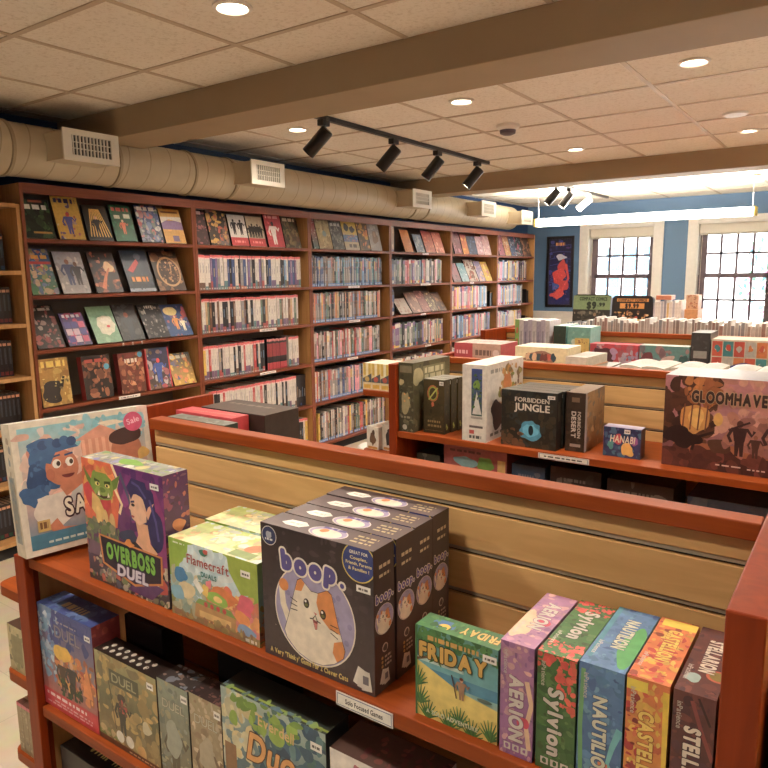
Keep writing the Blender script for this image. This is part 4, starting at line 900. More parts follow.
def boop_right(A, B, sb):
    A.grad(S(66, 50, 48), S(52, 40, 42)); cat(A, .5, .50, .43)
    cards(A, .42, .10, .42); A.circ(.5, .30, .14, S(200, 190, 176), 16); A.blob(.5, .30, .09, .03, S(80, 66, 66), 8, .3)
    for k in range(3): A.circ(.36, .235 - .03 * k, .05, S(196, 160, 80), 10); A.scribble(.48, .225 - .03 * k, .8, .24 - .03 * k, S(190, 176, 160), 3)
    A.scribble(.25, .86, .78, .885, S(200, 186, 150), 4); A.scribble(.25, .80, .78, .82, S(200, 186, 150), 4)
    B.k = A.k + 3; B.text('boop.', .5, .665, .055, PUR, bold=.06, out=S(226, 216, 200), ow=.08, w=.86, track=.15)
def boop_top(A, B, sb):
    A.grad(S(104, 90, 90), S(92, 78, 80)); A.ell(.55, .42, .16, .40, S(220, 208, 200)); A.ell(.55, .42, .15, .37, LAV); A.ell(.55, .36, .12, .28, CAT); A.blob(.50, .5, .035, .14, ORC, 9, .2); A.scribble(.46, .66, .66, .78, PUR, 4)
    A.poly([(.13, .38), (.19, .26), (.31, .28), (.36, .52), (.30, .70), (.17, .66)], S(238, 234, 226)); A.scribble(.19, .42, .30, .52, S(200, 196, 190), 3)
    for k in range(3): A.scribble(.76, .66 - .2 * k, .93, .74 - .2 * k, S(206, 188, 140), 4)
C4 = ['nearest of four identical dark square boxes with cat covers, price sticker at upper right', 'second of four dark square cat boxes, directly behind the nearest one', 'third of four dark square cat boxes in the row', 'rearmost of four dark square cat boxes, against the slat back']
proto = game_box(C4[0], (-.710, .691, Z1), .205, .0485, .2075, body=S(70, 56, 56), front=boop_front, right=boop_right, top=boop_top, group='dark square cat boxes', seed=3)
for i, (yy, dx) in enumerate(((.742, .002), (.7935, .0), (.8475, -.003))):
    c = copy_tree(proto); c.location = (-.710 + dx, yy, Z1); c['label'] = C4[i + 1]

# ---- big cream box leaning in the corner
def santo(A, B, sb):
    A.rect(0, 0, 1, 1, S(226, 214, 196)); A.k += 1
    A.grad(S(70, 130, 160), S(226, 180, 160), .045, .045, .955, .955, c2=S(140, 196, 206))
    A.splat(46, [S(236, 196, 176), S(226, 170, 150), S(240, 214, 196), S(190, 200, 200)], .05, .42, .95, .93, .03, .10)
    A.splat(20, [S(150, 200, 210), S(120, 186, 200)], .35, .78, .95, .95, .03, .08)
    A.blob(.60, .74, .17, .10, S(214, 140, 112), 11, .2); [A.rect(.47 + .05 * k, .66, .495 + .05 * k, .80, S(230, 170, 140)) for k in range(6)]; A.poly([(.42, .80), (.62, .90), (.80, .80)], S(220, 150, 124))
    A.blob(.14, .76, .06, .05, S(206, 130, 110), 9, .3); A.blob(.72, .90, .10, .02, S(240, 224, 200), 9, .4)
    # blue-haired child
    O0 = A.O.copy(); A.O = A.O - A.U * (.10 * A.w) + A.V * (.02 * A.h)
    H = S(54, 96, 146); H2 = S(38, 70, 118); F = S(196, 116, 82); Wt = S(226, 216, 204)
    A.blob(.33, .62, .14, .17, H, 16, .16); A.blob(.24, .52, .07, .13, H2, 12, .25); A.blob(.2, .42, .09, .08, H, 12, .3); A.blob(.30, .77, .11, .06, H, 12, .25)
    A.splat(14, [H2, S(70, 116, 166)], .2, .45, .42, .8, .015, .035)
    A.poly([(.22, .40), (.42, .42), (.48, .24), (.36, .16), (.24, .18)], Wt); A.blob(.30, .30, .12, .11, Wt, 12, .12)
    A.stroke([(.30, .20), (.36, .12), (.52, .10)], .09, F, .05); A.stroke([(.40, .42), (.55, .50), (.64, .58)], .09, F, .06)
    A.ell(.415, .60, .115, .135, F); A.ell(.33, .56, .03, .045, S(184, 104, 74))
    for ex in (.38, .47): A.ell(ex, .635, .03, .035, S(244, 240, 232), n=16); A.ell(ex + .012, .635, .014, .02, S(60, 40, 34), n=12); A.stroke([(ex - .03, .69), (ex + .03, .70)], .014, H2)
    A.ell(.45, .545, .045, .028, S(120, 40, 40), a0=PI, a1=2 * PI); A.ell(.435, .61, .015, .02, S(180, 100, 74), n=10)
    A.poly([(.29, .66), (.31, .76), (.40, .80), (.50, .79), (.545, .74), (.47, .735), (.38, .72), (.34, .64)], H); [A.circ(.30 + .05 * k, .79 + .012 * (k % 2), .035, H if k % 2 else H2, 14) for k in range(5)]
    A.O = O0
    # dark-haired second figure at the right
    A.ell(.80, .66, .12, .15, S(190, 112, 80)); A.blob(.80, .78, .13, .07, S(66, 36, 34), 14, .12); A.blob(.92, .62, .05, .05, S(226, 180, 90), 9, .4)
    A.poly([(.68, .1), (.97, .1), (.93, .46), (.72, .50)], S(120, 60, 54))
    A.rect(.045, .045, .955, .155, S(64, 124, 152)); A.scribble(.16, .075, .9, .092, S(206, 216, 214), 22)
    A.poly([(.44, .17), (.93, .14), (.94, .44), (.46, .42)], S(104, 44, 44)); A.rect(.10, .17, .185, .255, S(206, 172, 96)); A.scribble(.115, .19, .17, .24, S(120, 80, 40), 3)
    B.k = A.k + 3
    B.text('SANTORINI', .30, .315, .125, S(236, 226, 206), bold=.035, out=S(60, 26, 36), ow=.085, align='l', w=.66, rot=4)
    A.k = B.k; A.scribble(.62, .20, .88, .225, S(206, 130, 110), 7)
    A.k += 1; A.circ(.875, .885, .075, S(214, 60, 110)); A.k += 1; B.k = A.k + 2; B.text('Sale', .875, .895, .045, S(246, 190, 210), bold=.02, rot=12)
def santo_top(A, B, sb): A.grad(S(226, 220, 206), S(216, 210, 200)); A.splat(40, [S(70, 80, 130), S(150, 150, 180), S(200, 196, 190)], .05, .2, .95, .8, .01, .03)
def santo_left(A, B, sb): A.grad(S(206, 190, 164), S(220, 206, 180)); A.rect(.2, .1, .8, .6, S(150, 150, 140)); A.splat(12, [S(180, 150, 110), S(110, 130, 140)], .2, .1, .8, .9, .1, .2)
game_box('large square cream box with blue-haired cartoon child, pink Sale sticker, in the left corner', (-1.340, .660, Z1 + .0105), .285, .058, .272, rz=math.radians(78.5), body=S(222, 206, 178), front=santo, top=santo_top, left=santo_left, tilt=(-math.radians(8), 0), seed=8)
# ---- tall box with goblin and sorceress
def overboss(A, B, sb):
    A.grad(S(70, 66, 66), S(110, 60, 110), c2=S(120, 50, 120)); A.poly([(0, .45), (.42, .5), (.48, .75), (.40, 1), (0, 1)], S(226, 96, 44)); A.splat(20, [S(240, 130, 50), S(206, 70, 44), S(236, 170, 70)], .0, .6, .4, 1, .03, .09)
    A.splat(24, [S(90, 40, 110), S(150, 60, 130), S(70, 40, 90)], .5, .45, 1, 1, .04, .12); A.stroke([(.40, 1.0), (.47, .88), (.43, .80), (.50, .70), (.46, .62)], .03, S(250, 220, 170))
    A.blob(.20, .70, .20, .12, S(206, 40, 50), 12, .2)                                                   # goblin
    GG = S(134, 158, 66); G2 = S(108, 134, 56)
    A.poly([(.12, .84), (.02, .93), (.06, .83), (.13, .76)], G2); A.poly([(.38, .86), (.50, .93), (.45, .82), (.38, .78)], G2); A.blob(.25, .81, .15, .12, GG, 14, .12); A.poly([(.18, .91), (.21, .97), (.25, .92), (.29, .97), (.33, .91)], S(222, 150, 50))
    A.blob(.27, .75, .12, .055, S(150, 170, 80), 12, .15); A.stroke([(.16, .845), (.23, .83)], .025, S(70, 86, 36)); A.stroke([(.29, .835), (.37, .845)], .025, S(70, 86, 36)); A.ell(.20, .815, .03, .016, S(240, 220, 120)); A.ell(.33, .815, .03, .016, S(240, 220, 120)); A.ell(.205, .815, .012, .012, BK); A.ell(.325, .815, .012, .012, BK)
    A.blob(.265, .775, .04, .025, G2, 9, .2); A.stroke([(.18, .73), (.27, .715), (.36, .735)], .02, S(80, 50, 40)); A.poly([(.19, .725), (.215, .765), (.23, .722)], S(240, 230, 200)); A.poly([(.32, .722), (.335, .765), (.355, .73)], S(240, 230, 200))
    A.poly([(.12, .74), (.21, .70), (.30, .56), (.20, .52), (.10, .60)], S(222, 180, 100)); [A.ell(.19 + .085 * k, .545 - .015 * k, .038, .09, S(230 - 8 * k, 190 - 8 * k, 110)) for k in range(3)]; [A.ell(.19 + .085 * k, .475 - .015 * k, .018, .022, S(110, 80, 50)) for k in range(3)]
    A.splat(30, [S(110, 130, 80), S(90, 100, 90), S(150, 140, 110)], 0, .30, .45, .5, .03, .07)
    H = S(52, 44, 96)                                                                                     # sorceress
    A.poly([(.88, .95), (1.0, .7), (1.0, .2), (.8, .3), (.84, .7)], S(150, 50, 120)); A.stroke([(.5, .95), (.6, .75), (.62, .6)], .03, S(90, 90, 120))
    A.blob(.77, .72, .15, .18, H, 15, .15); A.blob(.88, .58, .09, .18, H, 12, .2); A.poly([(.58, .42), (.70, .47), (.88, .44), (.97, .22), (.52, .22)], S(40, 36, 50)); A.blob(.55, .46, .12, .06, S(60, 66, 96), 12, .3)
    A.poly([(.66, .60), (.80, .60), (.82, .46), (.90, .40), (.76, .34), (.64, .43), (.68, .50)], S(226, 164, 124)); A.poly([(.64, .44), (.72, .40), (.70, .30), (.60, .34)], S(52, 44, 62))
    A.poly([(.60, .80), (.72, .82), (.80, .76), (.79, .62), (.70, .58), (.62, .62), (.605, .68), (.585, .69), (.61, .735)], S(234, 184, 150)); A.poly([(.77, .71), (.89, .78), (.81, .64)], S(228, 166, 130)); A.stroke([(.615, .745), (.66, .755)], .016, H); A.ell(.64, .725, .022, .012, BK, n=10); A.ell(.63, .635, .02, .009, S(170, 50, 60), n=10)
    A.poly([(.58, .86), (.64, .93), (.80, .92), (.84, .78), (.80, .70), (.76, .80), (.66, .82), (.62, .76)], H); A.stroke([(.64, .90), (.72, .88), (.80, .80)], .02, S(86, 76, 140)); A.stroke([(.84, .80), (.90, .64), (.92, .50)], .025, S(86, 76, 140))
    A.splat(90, [S(120, 130, 90), S(196, 80, 60), S(90, 120, 70), S(190, 180, 160), S(120, 100, 110), S(70, 90, 120), S(220, 206, 170)], 0, 0, 1, .30, .02, .055)
    [A.poly([(x, y), (x + .09, y + .02), (x + .09, y + .09), (x + .045, y + .13), (x, y + .08)], S(190, 60, 50)) for x, y in ((.86, .24), (.78, .05), (.9, .09))]; A.poly([(.5, .03), (.8, .02), (.95, .14), (.68, .17)], S(96, 60, 110)); A.poly([(.0, .22), (.16, .22), (.2, .32), (.05, .34)], S(120, 90, 110))
    A.k += 1; A.poly([(.17, .41), (.95, .39), (.94, .17), (.60, .075), (.20, .17)], S(206, 120, 40)); A.poly([(.19, .395), (.93, .375), (.92, .18), (.60, .095), (.22, .185)], S(50, 36, 56)); A.blob(.56, .41, .07, .03, S(220, 130, 40), 9, .5)
    B.k = A.k + 3; B.text('OVERBOSS', .56, .295, .12, S(120, 186, 60), bold=.06, out=S(28, 50, 34), ow=.06, w=.60); B.text('DUEL', .58, .165, .085, S(214, 206, 220), bold=.05, out=S(90, 60, 110), ow=.05, w=.38, shear=.1)
    stick(A, sb, .86, .885, .1, .045)
def overboss_r(A, B, sb): A.grad(S(80, 70, 84), S(90, 50, 96)); A.splat(40, [S(150, 60, 110), S(206, 120, 80), S(60, 40, 70), S(120, 90, 110)], lo=.06, hi=.18); A.blob(.5, .62, .35, .05, S(220, 140, 90), 9, .5); A.blob(.5, .2, .4, .04, S(150, 190, 70), 9, .3)
def overboss_t(A, B, sb): A.grad(S(150, 150, 130), S(160, 160, 150)); A.splat(60, [S(120, 120, 180), S(110, 150, 70), S(210, 210, 200), S(90, 80, 120), S(220, 200, 120)], lo=.02, hi=.06); A.blob(.5, .5, .16, .25, S(120, 170, 60), 11, .3)
game_box('tall box with green goblin and purple-haired sorceress, standing before the cream corner box', (-1.179, .697, Z1), .237, .052, .237, body=S(60, 46, 60), front=overboss, right=overboss_r, top=overboss_t, seed=12)
# ---- pastel dragon box, two of them
def flame(A, B, sb):
    A.grad(S(150, 120, 90), S(150, 180, 60), c2=S(160, 190, 60)); A.blob(.5, .66, .38, .36, S(196, 218, 226), 16, .16); A.splat(20, [S(206, 224, 230), S(220, 230, 230)], .15, .5, .8, .98, .04, .1)
    A.poly([(0, .72), (.22, .8), (.24, 1), (0, 1)], S(150, 184, 60)); A.poly([(.68, 1), (1, 1), (1, .62), (.82, .56), (.7, .8)], S(160, 180, 64))
    A.splat(50, [S(150, 190, 200), S(190, 180, 140), S(120, 160, 150), S(220, 200, 150)], 0, .12, .45, .6, .03, .08); A.splat(50, [S(226, 150, 60), S(220, 90, 60), S(236, 200, 110), S(200, 120, 100), S(226, 110, 130)], .45, .12, 1, .55, .03, .08)
    A.blob(.14, .55, .08, .10, S(60, 130, 180), 11, .3); A.blob(.2, .38, .1, .11, S(226, 206, 160), 12, .2); A.blob(.08, .3, .08, .1, S(130, 180, 200), 11, .3)
    A.blob(.62, .46, .16, .11, S(226, 120, 44), 14, .2); A.blob(.56, .40, .12, .08, S(150, 190, 70), 12, .2); A.ell(.56, .40, .05, .04, S(246, 206, 120)); A.blob(.42, .45, .05, .1, S(240, 200, 90), 10, .4); A.stroke([(.30, .55), (.38, .42)], .06, S(244, 240, 230))
    A.blob(.86, .44, .09, .12, S(226, 84, 110), 13, .25); A.blob(.82, .28, .08, .09, S(236, 140, 60), 11, .2); A.blob(.86, .14, .1, .07, S(130, 160, 200), 11, .2)
    A.poly([(.28, .08), (.74, .08), (.76, .24), (.30, .26)], S(190, 140, 80)); A.poly([(.30, .26), (.76, .24), (.70, .32), (.34, .33)], S(130, 160, 80)); [A.circ(.42 + .07 * k, .28, .022, S(200, 50, 50), 10) for k in range(4)]; A.rect(.34, .1, .7, .18, S(220, 180, 110))
    A.splat(20, [S(150, 110, 80), S(170, 150, 90)], 0, 0, 1, .1, .03, .06); A.blob(.42, .93, .05, .04, S(60, 130, 110), 9, .3); A.blob(.45, .95, .03, .03, S(200, 70, 60), 9, .3); A.scribble(.85, .02, .97, .06, S(230, 220, 200), 3)
    B.k = A.k + 3; B.text('Flamecraft', .46, .80, .115, S(160, 50, 50), bold=.02, out=S(226, 232, 232), ow=.03, w=.48); B.text('DUALS', .47, .655, .06, S(40, 120, 110), bold=.03, w=.18); A.k = B.k; A.scribble(.06, .945, .2, .965, S(230, 236, 210), 3)
    stick(A, sb, .83, .80, .1, .08)
def flame_r(A, B, sb): A.grad(S(180, 110, 60), S(150, 190, 190), c2=S(160, 190, 110)); A.splat(36, [S(220, 110, 60), S(150, 70, 60), S(120, 160, 80), S(230, 180, 90)], 0, 0, 1, .5, .05, .14); B.k = A.k + 2; B.text('Fla', .5, .78, .1, S(160, 60, 50), bold=.02, w=.7)
def flame_t(A, B, sb): A.grad(S(220, 220, 170), S(180, 200, 90)); A.splat(46, [S(236, 214, 150), S(190, 214, 220), S(206, 160, 100), S(170, 196, 90), S(240, 230, 190)], lo=.03, hi=.09); A.blob(.78, .45, .1, .2, S(200, 120, 60), 10, .3); A.rect(.66, .05, .9, .3, S(140, 160, 90))
fb = game_box('front one of two pastel boxes with orange and blue baby dragons', (-.932, .694, Z1), .208, .084, .136, body=S(170, 186, 90), front=flame, right=flame_r, top=flame_t, group='pastel dragon boxes', seed=21)
c = copy_tree(fb); c.location = (-.945, .784, Z1); c.rotation_euler = (0, 0, math.radians(1.5)); c['label'] = 'rear one of two pastel dragon boxes, only its top showing'
# ---- small island box
def friday(A, B, sb):
    A.grad(S(226, 200, 90), S(110, 180, 190), c2=S(90, 150, 140)); A.rect(0, .44, 1, .56, S(70, 140, 170)); A.poly([(0, .0), (1, 0), (1, .36), (.55, .42), (.12, .58), (0, .62)], S(232, 206, 104)); A.rect(0, .62, .6, .66, S(190, 220, 214))
    A.splat(40, [S(70, 130, 70), S(50, 100, 56), S(90, 150, 80)], 0, .82, 1, 1.0, .03, .08); A.stroke([(0, .62), (.16, .68), (.28, .72)], .03, S(130, 100, 70))
    for q in range(7): A.stroke([(.28, .70), (.28 + .16 * math.cos(q), .70 + .07 * math.sin(q) - .02)], .04, S(70, 130, 60), .01)
    for x0, y0 in ((.05, .2), (.15, .06), (.42, .02), (.7, .02), (.92, .08), (.02, .4), (.55, .1)):
        for q in range(9): A.stroke([(x0, y0 - .06), (x0 + .14 * math.cos(.35 * q), y0 + .16 * math.sin(.35 * q))], .035, S(60 + 10 * (q % 3), 110 + 12 * (q % 3), 60), .008)
    A.figure(.58, .34, .24, S(160, 120, 90), S(226, 170, 130), hair=S(130, 60, 40)); A.stroke([(.46, .58), (.52, .34)], .014, S(90, 60, 40)); A.rect(.0, .0, .025, 1, S(60, 120, 70)); A.blob(.86, .42, .08, .02, S(90, 110, 100), 9, .3)
    B.k = A.k + 3; B.text('FRIDAY', .47, .755, .155, S(206, 160, 60), bold=.06, out=S(60, 60, 36), ow=.05, w=.84); A.k = B.k; A.scribble(.16, .875, .80, .925, S(206, 160, 70), 12)
    B.k = A.k + 2; B.text('A SOLO ADVENTURE', .46, .085, .045, S(222, 226, 190), bold=.04, w=.64)
    stick(A, sb, .83, .845, .16, .075)
def friday_t(A, B, sb): A.grad(S(70, 130, 76), S(60, 112, 66)); A.blob(.28, .5, .13, .3, S(60, 110, 170), 12, .2); A.ell(.30, .36, .07, .2, S(240, 190, 50)); A.splat(16, [S(90, 150, 80), S(50, 100, 60)], lo=.03, hi=.07); B.k = A.k + 3; B.text('FRIDAY', .72, .5, .42, S(214, 180, 90), bold=.05, out=S(50, 70, 40), ow=.04, w=.46, rot=180)
game_box('small nearly square green box with castaway on a beach, right of the cat boxes', (-.442, .695, Z1), .1155, .036, .124, body=S(54, 104, 62), front=friday, top=friday_t, seed=30)
# ---- five small upright boxes with vertical titles
def onis(name, bg, pal, tc, out, accent, blob2, shear=0, foot=True, bold=.05):
    def fr(A, B, sb):
        A.grad(bg[0], bg[1]); A.splat(46, pal, lo=.06, hi=.22); accent(A)
        A.text('inPatience', .17, .82, .036, mixc(CR, bg[0], .2), bold=.02, rot=-90, w=.030 / A.w)
        if foot: A.k += 1; [A.rect(.14 + .26 * k, .045, .34 + .26 * k, .105, CR) for k in range(3)]; A.k += 1; [A.blob(.24 + .26 * k, .075, .06, .02, bg[0], 7, .4) for k in range(3)]
        B.k = A.k + 3; B.text(name, .50, .43, .115 if len(name) < 8 else .095, tc, bold=bold, out=out, ow=.035, rot=-90, w=(.084 if len(name) < 8 else .098) / A.w, shear=shear)
    def tp(A, B, sb):
        A.grad(bg[1], bg[1]); A.splat(40, pal, lo=.06, hi=.2); blob2(A)
        A.text('inPatience', .15, .27, .036, mixc(CR, bg[1], .1), bold=.02, rot=-90, w=.032 / A.w); B.k = A.k + 3; B.text(name, .55, .56, .115 if len(name) < 8 else .095, tc, bold=bold, out=out, ow=.03, rot=-90, w=.074 / A.w, shear=shear)
    def rt(A, B, sb): A.grad(bg[0], bg[1]); A.splat(30, pal, lo=.06, hi=.16)
    return dict(front=fr, top=tp, right=rt)
none = lambda A: None
game_box('small upright pink and mauve box, leftmost of five with vertical titles', (-.321, .690, Z1), .0415, .142, .143, body=S(150, 90, 140), seed=40,
         **onis('AERION', (S(150, 96, 150), S(176, 120, 160)), [S(196, 140, 160), S(150, 100, 160), S(220, 170, 160), S(130, 80, 140)], CR, S(140, 80, 120), lambda A: (A.stroke([(.9, .1), (.8, .3), (.95, .5), (.8, .7)], .14, S(226, 186, 150)), A.blob(.66, .33, .2, .06, S(210, 50, 80), 9, .5)), lambda A: (A.blob(.2, .35, .3, .25, S(232, 196, 160), 11, .3), A.blob(.62, .45, .18, .06, S(210, 60, 90), 9, .5))))
game_box('small upright green box with red corners, second of five', (-.2755, .690, Z1), .0455, .145, .144, body=S(50, 100, 60), seed=41,
         **onis('Sylvion', (S(60, 100, 50), S(70, 120, 60)), [S(80, 130, 60), S(50, 90, 50), S(100, 140, 80), S(60, 80, 40)], CR, S(40, 70, 40), lambda A: (A.splat(20, [S(214, 56, 44), S(226, 90, 60)], .55, .55, 1, 1, .06, .2), A.splat(8, [S(214, 56, 44)], 0, .88, 1, 1, .06, .15)), lambda A: A.splat(22, [S(220, 60, 50), S(230, 96, 70)], 0, .0, 1, .22, .05, .14) or A.splat(22, [S(220, 60, 50)], 0, .78, 1, 1, .05, .14)))
game_box('small upright blue box with sea waves, third of five', (-.2275, .690, Z1), .0485, .148, .147, body=S(50, 90, 160), seed=42,
         **onis('NAUTILION', (S(60, 100, 150), S(86, 130, 180)), [S(90, 140, 190), S(60, 90, 150), S(110, 160, 190), S(70, 120, 160)], S(214, 214, 190), S(50, 70, 110), lambda A: (A.stroke([(.95, .55), (.8, .4), (.7, .25), (.9, .12)], .16, S(110, 190, 196), .05), A.stroke([(.1, .95), (.06, .5), (.1, .1)], .10, S(110, 170, 110)), A.blob(.6, .22, .16, .03, S(226, 120, 60), 8, .4)), lambda A: (A.blob(.85, .4, .25, .3, S(90, 176, 100), 11, .3), A.stroke([(.06, 1), (.1, .1)], .12, S(80, 150, 170)))))
game_box('small upright red and yellow box with castle battlements, fourth of five', (-.1765, .690, Z1), .0425, .148, .1485, body=S(214, 150, 40), seed=43,
         **onis('CASTELLION', (S(226, 150, 40), S(226, 120, 50)), [S(236, 196, 50), S(214, 60, 44), S(240, 206, 90), S(206, 80, 50), S(220, 170, 60)], S(240, 206, 90), S(170, 80, 40), lambda A: (A.splat(16, [S(206, 44, 40), S(120, 50, 40)], 0, .1, .3, .95, .06, .16), A.poly([(.85, .95), (1, .95), (1, .1), (.9, .3)], S(240, 200, 40)), A.poly([(0, .9), (.5, .9), (.5, .98), (0, .98)], S(240, 214, 60))), lambda A: (A.splat(14, [S(210, 50, 44), S(150, 60, 40)], .0, .0, 1, 1, .08, .2), A.rect(.1, .86, 1, .98, S(240, 210, 60)))))
game_box('small upright dark maroon box, last of five, beside the right end panel', (-.1305, .690, Z1), .0395, .148, .149, body=S(84, 50, 48), seed=44,
         **onis('STELLARION', (S(90, 56, 56), S(110, 62, 58)), [S(120, 64, 60), S(80, 48, 56), S(140, 76, 64), S(90, 60, 70)], S(240, 226, 206), S(70, 40, 44), lambda A: (A.stroke([(.45, .95), (.7, .75), (1, .55)], .10, S(150, 70, 66)), A.stroke([(.6, .98), (.9, .8)], .06, S(70, 40, 44))), lambda A: (A.circ(.86, .30, .3, S(206, 96, 60)), A.circ(.86, .30, .22, S(150, 130, 60)), A.blob(.3, .2, .2, .06, S(170, 196, 190), 9, .3)), bold=.06))
# ---- yellow box at the far right
game_box('bright yellow box at the right edge, beyond the end panel', (-.042, .70, Z1), .12, .15, .17, body=S(226, 190, 40), front=lambda A, B, sb: (A.grad(S(236, 200, 50), S(226, 180, 40)), A.splat(12, [S(240, 230, 220), S(120, 60, 140), S(236, 206, 80)], 0, .4, 1, 1, .05, .12)), seed=46)

# ---- lower shelf
Z0 = .7004
def duel_red(A, B, sb):
    A.grad(S(190, 90, 60), S(150, 130, 140), c2=S(60, 80, 150)); A.splat(50, [S(120, 170, 200), S(206, 214, 220), S(90, 130, 180)], 0, .3, .35, 1, .04, .1); A.splat(40, [S(226, 130, 60), S(200, 70, 50), S(240, 180, 80), S(150, 80, 60)], .3, .25, 1, .62, .04, .1); A.splat(20, [S(60, 70, 140), S(80, 90, 150)], .2, .68, 1, 1, .05, .12)
    A.blob(.42, .60, .16, .08, S(240, 190, 60), 12, .2); A.figure(.40, .22, .32, S(90, 70, 60), SK); A.figure(.58, .2, .36, S(70, 64, 66), SK); A.splat(16, [S(60, 90, 50), S(60, 50, 46)], .3, .18, .75, .35, .03, .07); A.poly([(.76, .3), (.86, .62), (.94, .3)], S(230, 140, 70))
    A.rect(0, 0, 1, .175, S(206, 30, 48)); A.scribble(.06, .115, .80, .145, S(246, 220, 220), 9); A.scribble(.06, .04, .9, .055, S(230, 170, 176), 14); A.scribble(.2, .07, .9, .085, S(230, 170, 176), 10)
    B.k = A.k + 3; B.text('DUEL', .54, .80, .115, S(150, 140, 150), bold=.01, out=S(90, 90, 120), ow=.03, w=.46); A.k = B.k; A.scribble(.36, .89, .72, .905, S(170, 160, 170), 6); stick(A, sb, .87, .85, .1, .05)
game_box('box with blue sky, red foot band and two warriors, left on the lower shelf', (-1.385, .694, Z0), .197, .062, .229, body=S(150, 34, 40), front=duel_red, right=lambda A, B, sb: (A.grad(S(170, 40, 44), S(150, 50, 54)), A.splat(20, [S(190, 80, 60), S(130, 30, 40)], lo=.08, hi=.2)), top=lambda A, B, sb: (A.grad(S(60, 80, 150), S(50, 60, 120)), A.splat(20, [S(40, 50, 110), S(90, 120, 170)], lo=.04, hi=.1), A.scribble(.3, .3, .7, .6, S(190, 170, 130), 6)), seed=50)
def duel_olive(A, B, sb):
    A.grad(S(150, 120, 70), S(110, 110, 80), c2=S(170, 160, 110)); A.splat(50, [S(190, 160, 90), S(150, 130, 80), S(206, 170, 100), S(130, 120, 90)], lo=.04, hi=.12)
    A.figure(.42, .18, .42, S(70, 66, 56), S(120, 80, 60)); A.stroke([(.30, .2), (.22, .72)], .012, S(80, 70, 50)); A.blob(.42, .58, .07, .05, S(80, 70, 60), 10, .2); A.splat(14, [S(190, 60, 44), S(80, 70, 60)], .38, .42, .5, .56, .01, .03); A.splat(16, [S(200, 170, 120), S(110, 130, 60)], 0, .02, .3, .16, .03, .06)
    [A.circ(.36 + .16 * k, .14, .065, S(230, 222, 206), 16) for k in range(2)]; A.circ(.7, .11, .06, S(200, 150, 80), 14); A.rect(0, 0, 1, .06, S(96, 56, 36)); A.scribble(.5, .02, .9, .035, S(200, 170, 130), 8); A.blob(.82, .40, .07, .07, S(206, 196, 160), 8, .3)
    B.k = A.k + 3; A.k = B.k; A.rect(.24, .70, .72, .86, S(96, 96, 74)); B.k = A.k + 2; B.text('DUEL', .48, .78, .10, S(170, 166, 130), bold=.01, w=.40); A.k = B.k; stick(A, sb, .86, .86, .1, .07)
def coins(A, B, sb):
    A.grad(S(50, 38, 34), S(44, 34, 32)); [A.ell(.1 + .11 * (k // 2) + .03 * (k % 2), .28 + .30 * (k % 2), .026, .11, S(206, 200, 186)) for k in range(14)]; A.splat(20, [S(90, 70, 60)], .05, .2, .85, .7, .006, .015)
game_box('olive box with dark soldier and coins along its top, lower shelf', (-1.184, .694, Z0), .190, .05, .188, body=S(66, 48, 36), front=duel_olive, top=coins, seed=51)
def duel_small(c0, c1, pal):
    def f(A, B, sb):
        A.grad(c0, c1); A.splat(44, pal, lo=.05, hi=.16); A.figure(.5, .1, .5, mixc(c0, BK, .4), mixc(c1, CR, .3)); A.blob(.5, .45, .3, .16, mixc(c1, CR, .25), 12, .3)
        B.k = A.k + 3; B.text('DUEL', .5, .78, .085, S(190, 186, 160), bold=.01, out=mixc(c0, BK, .4), ow=.02, w=.72); A.k = B.k; stick(A, sb, .78, .87, .2, .07)
    return f
game_box('narrow grey-green box, between the olive and tan boxes on the lower shelf', (-.990, .694, Z0), .083, .05, .195, body=S(56, 48, 44), front=duel_small(S(120, 110, 84), S(150, 160, 140), [S(150, 160, 150), S(110, 120, 110), S(170, 160, 120)]), top=lambda A, B, sb: (A.grad(S(70, 62, 60), S(60, 52, 50)), A.splat(14, [S(130, 150, 170), S(150, 120, 100)], lo=.05, hi=.14)), seed=52)
game_box('narrow tan box with pale figures, left of the large leafy box, lower shelf', (-.903, .694, Z0), .080, .05, .198, body=S(60, 46, 40), front=duel_small(S(160, 130, 96), S(170, 156, 120), [S(190, 170, 130), S(140, 110, 80), S(206, 190, 160)]), top=lambda A, B, sb: (A.grad(S(60, 46, 44), S(60, 46, 44)), A.splat(14, [S(130, 90, 80), S(90, 60, 60)], lo=.05, hi=.14)), seed=53)
def duo(A, B, sb):
    A.grad(S(70, 90, 120), S(90, 120, 130), c2=S(170, 190, 180)); A.splat(40, [S(206, 196, 150), S(190, 206, 200), S(220, 200, 140)], 0, .3, .4, 1, .04, .1); A.splat(50, [S(60, 100, 130), S(80, 120, 110), S(50, 80, 110), S(110, 150, 150)], .35, 0, 1, 1, .05, .12); A.splat(16, [S(110, 150, 60), S(150, 180, 70)], .1, .78, .8, 1, .03, .09)
    A.rect(.02, .0, .14, .6, S(150, 110, 70)); A.figure(.42, .05, .45, S(190, 90, 50), S(220, 150, 90)); A.figure(.25, .02, .4, S(90, 120, 150), S(220, 180, 120)); A.blob(.8, .5, .09, .07, S(150, 190, 190), 10, .3)
    B.k = A.k + 3; B.text('Everdell', .55, .87, .075, S(226, 190, 120), bold=.02, w=.34, rot=-4); B.text('Duo', .5, .66, .20, S(226, 160, 80), bold=.03, out=S(90, 60, 40), ow=.03, w=.46, shear=.25); A.k = B.k + 1; stick(A, sb, .87, .86, .1, .055)
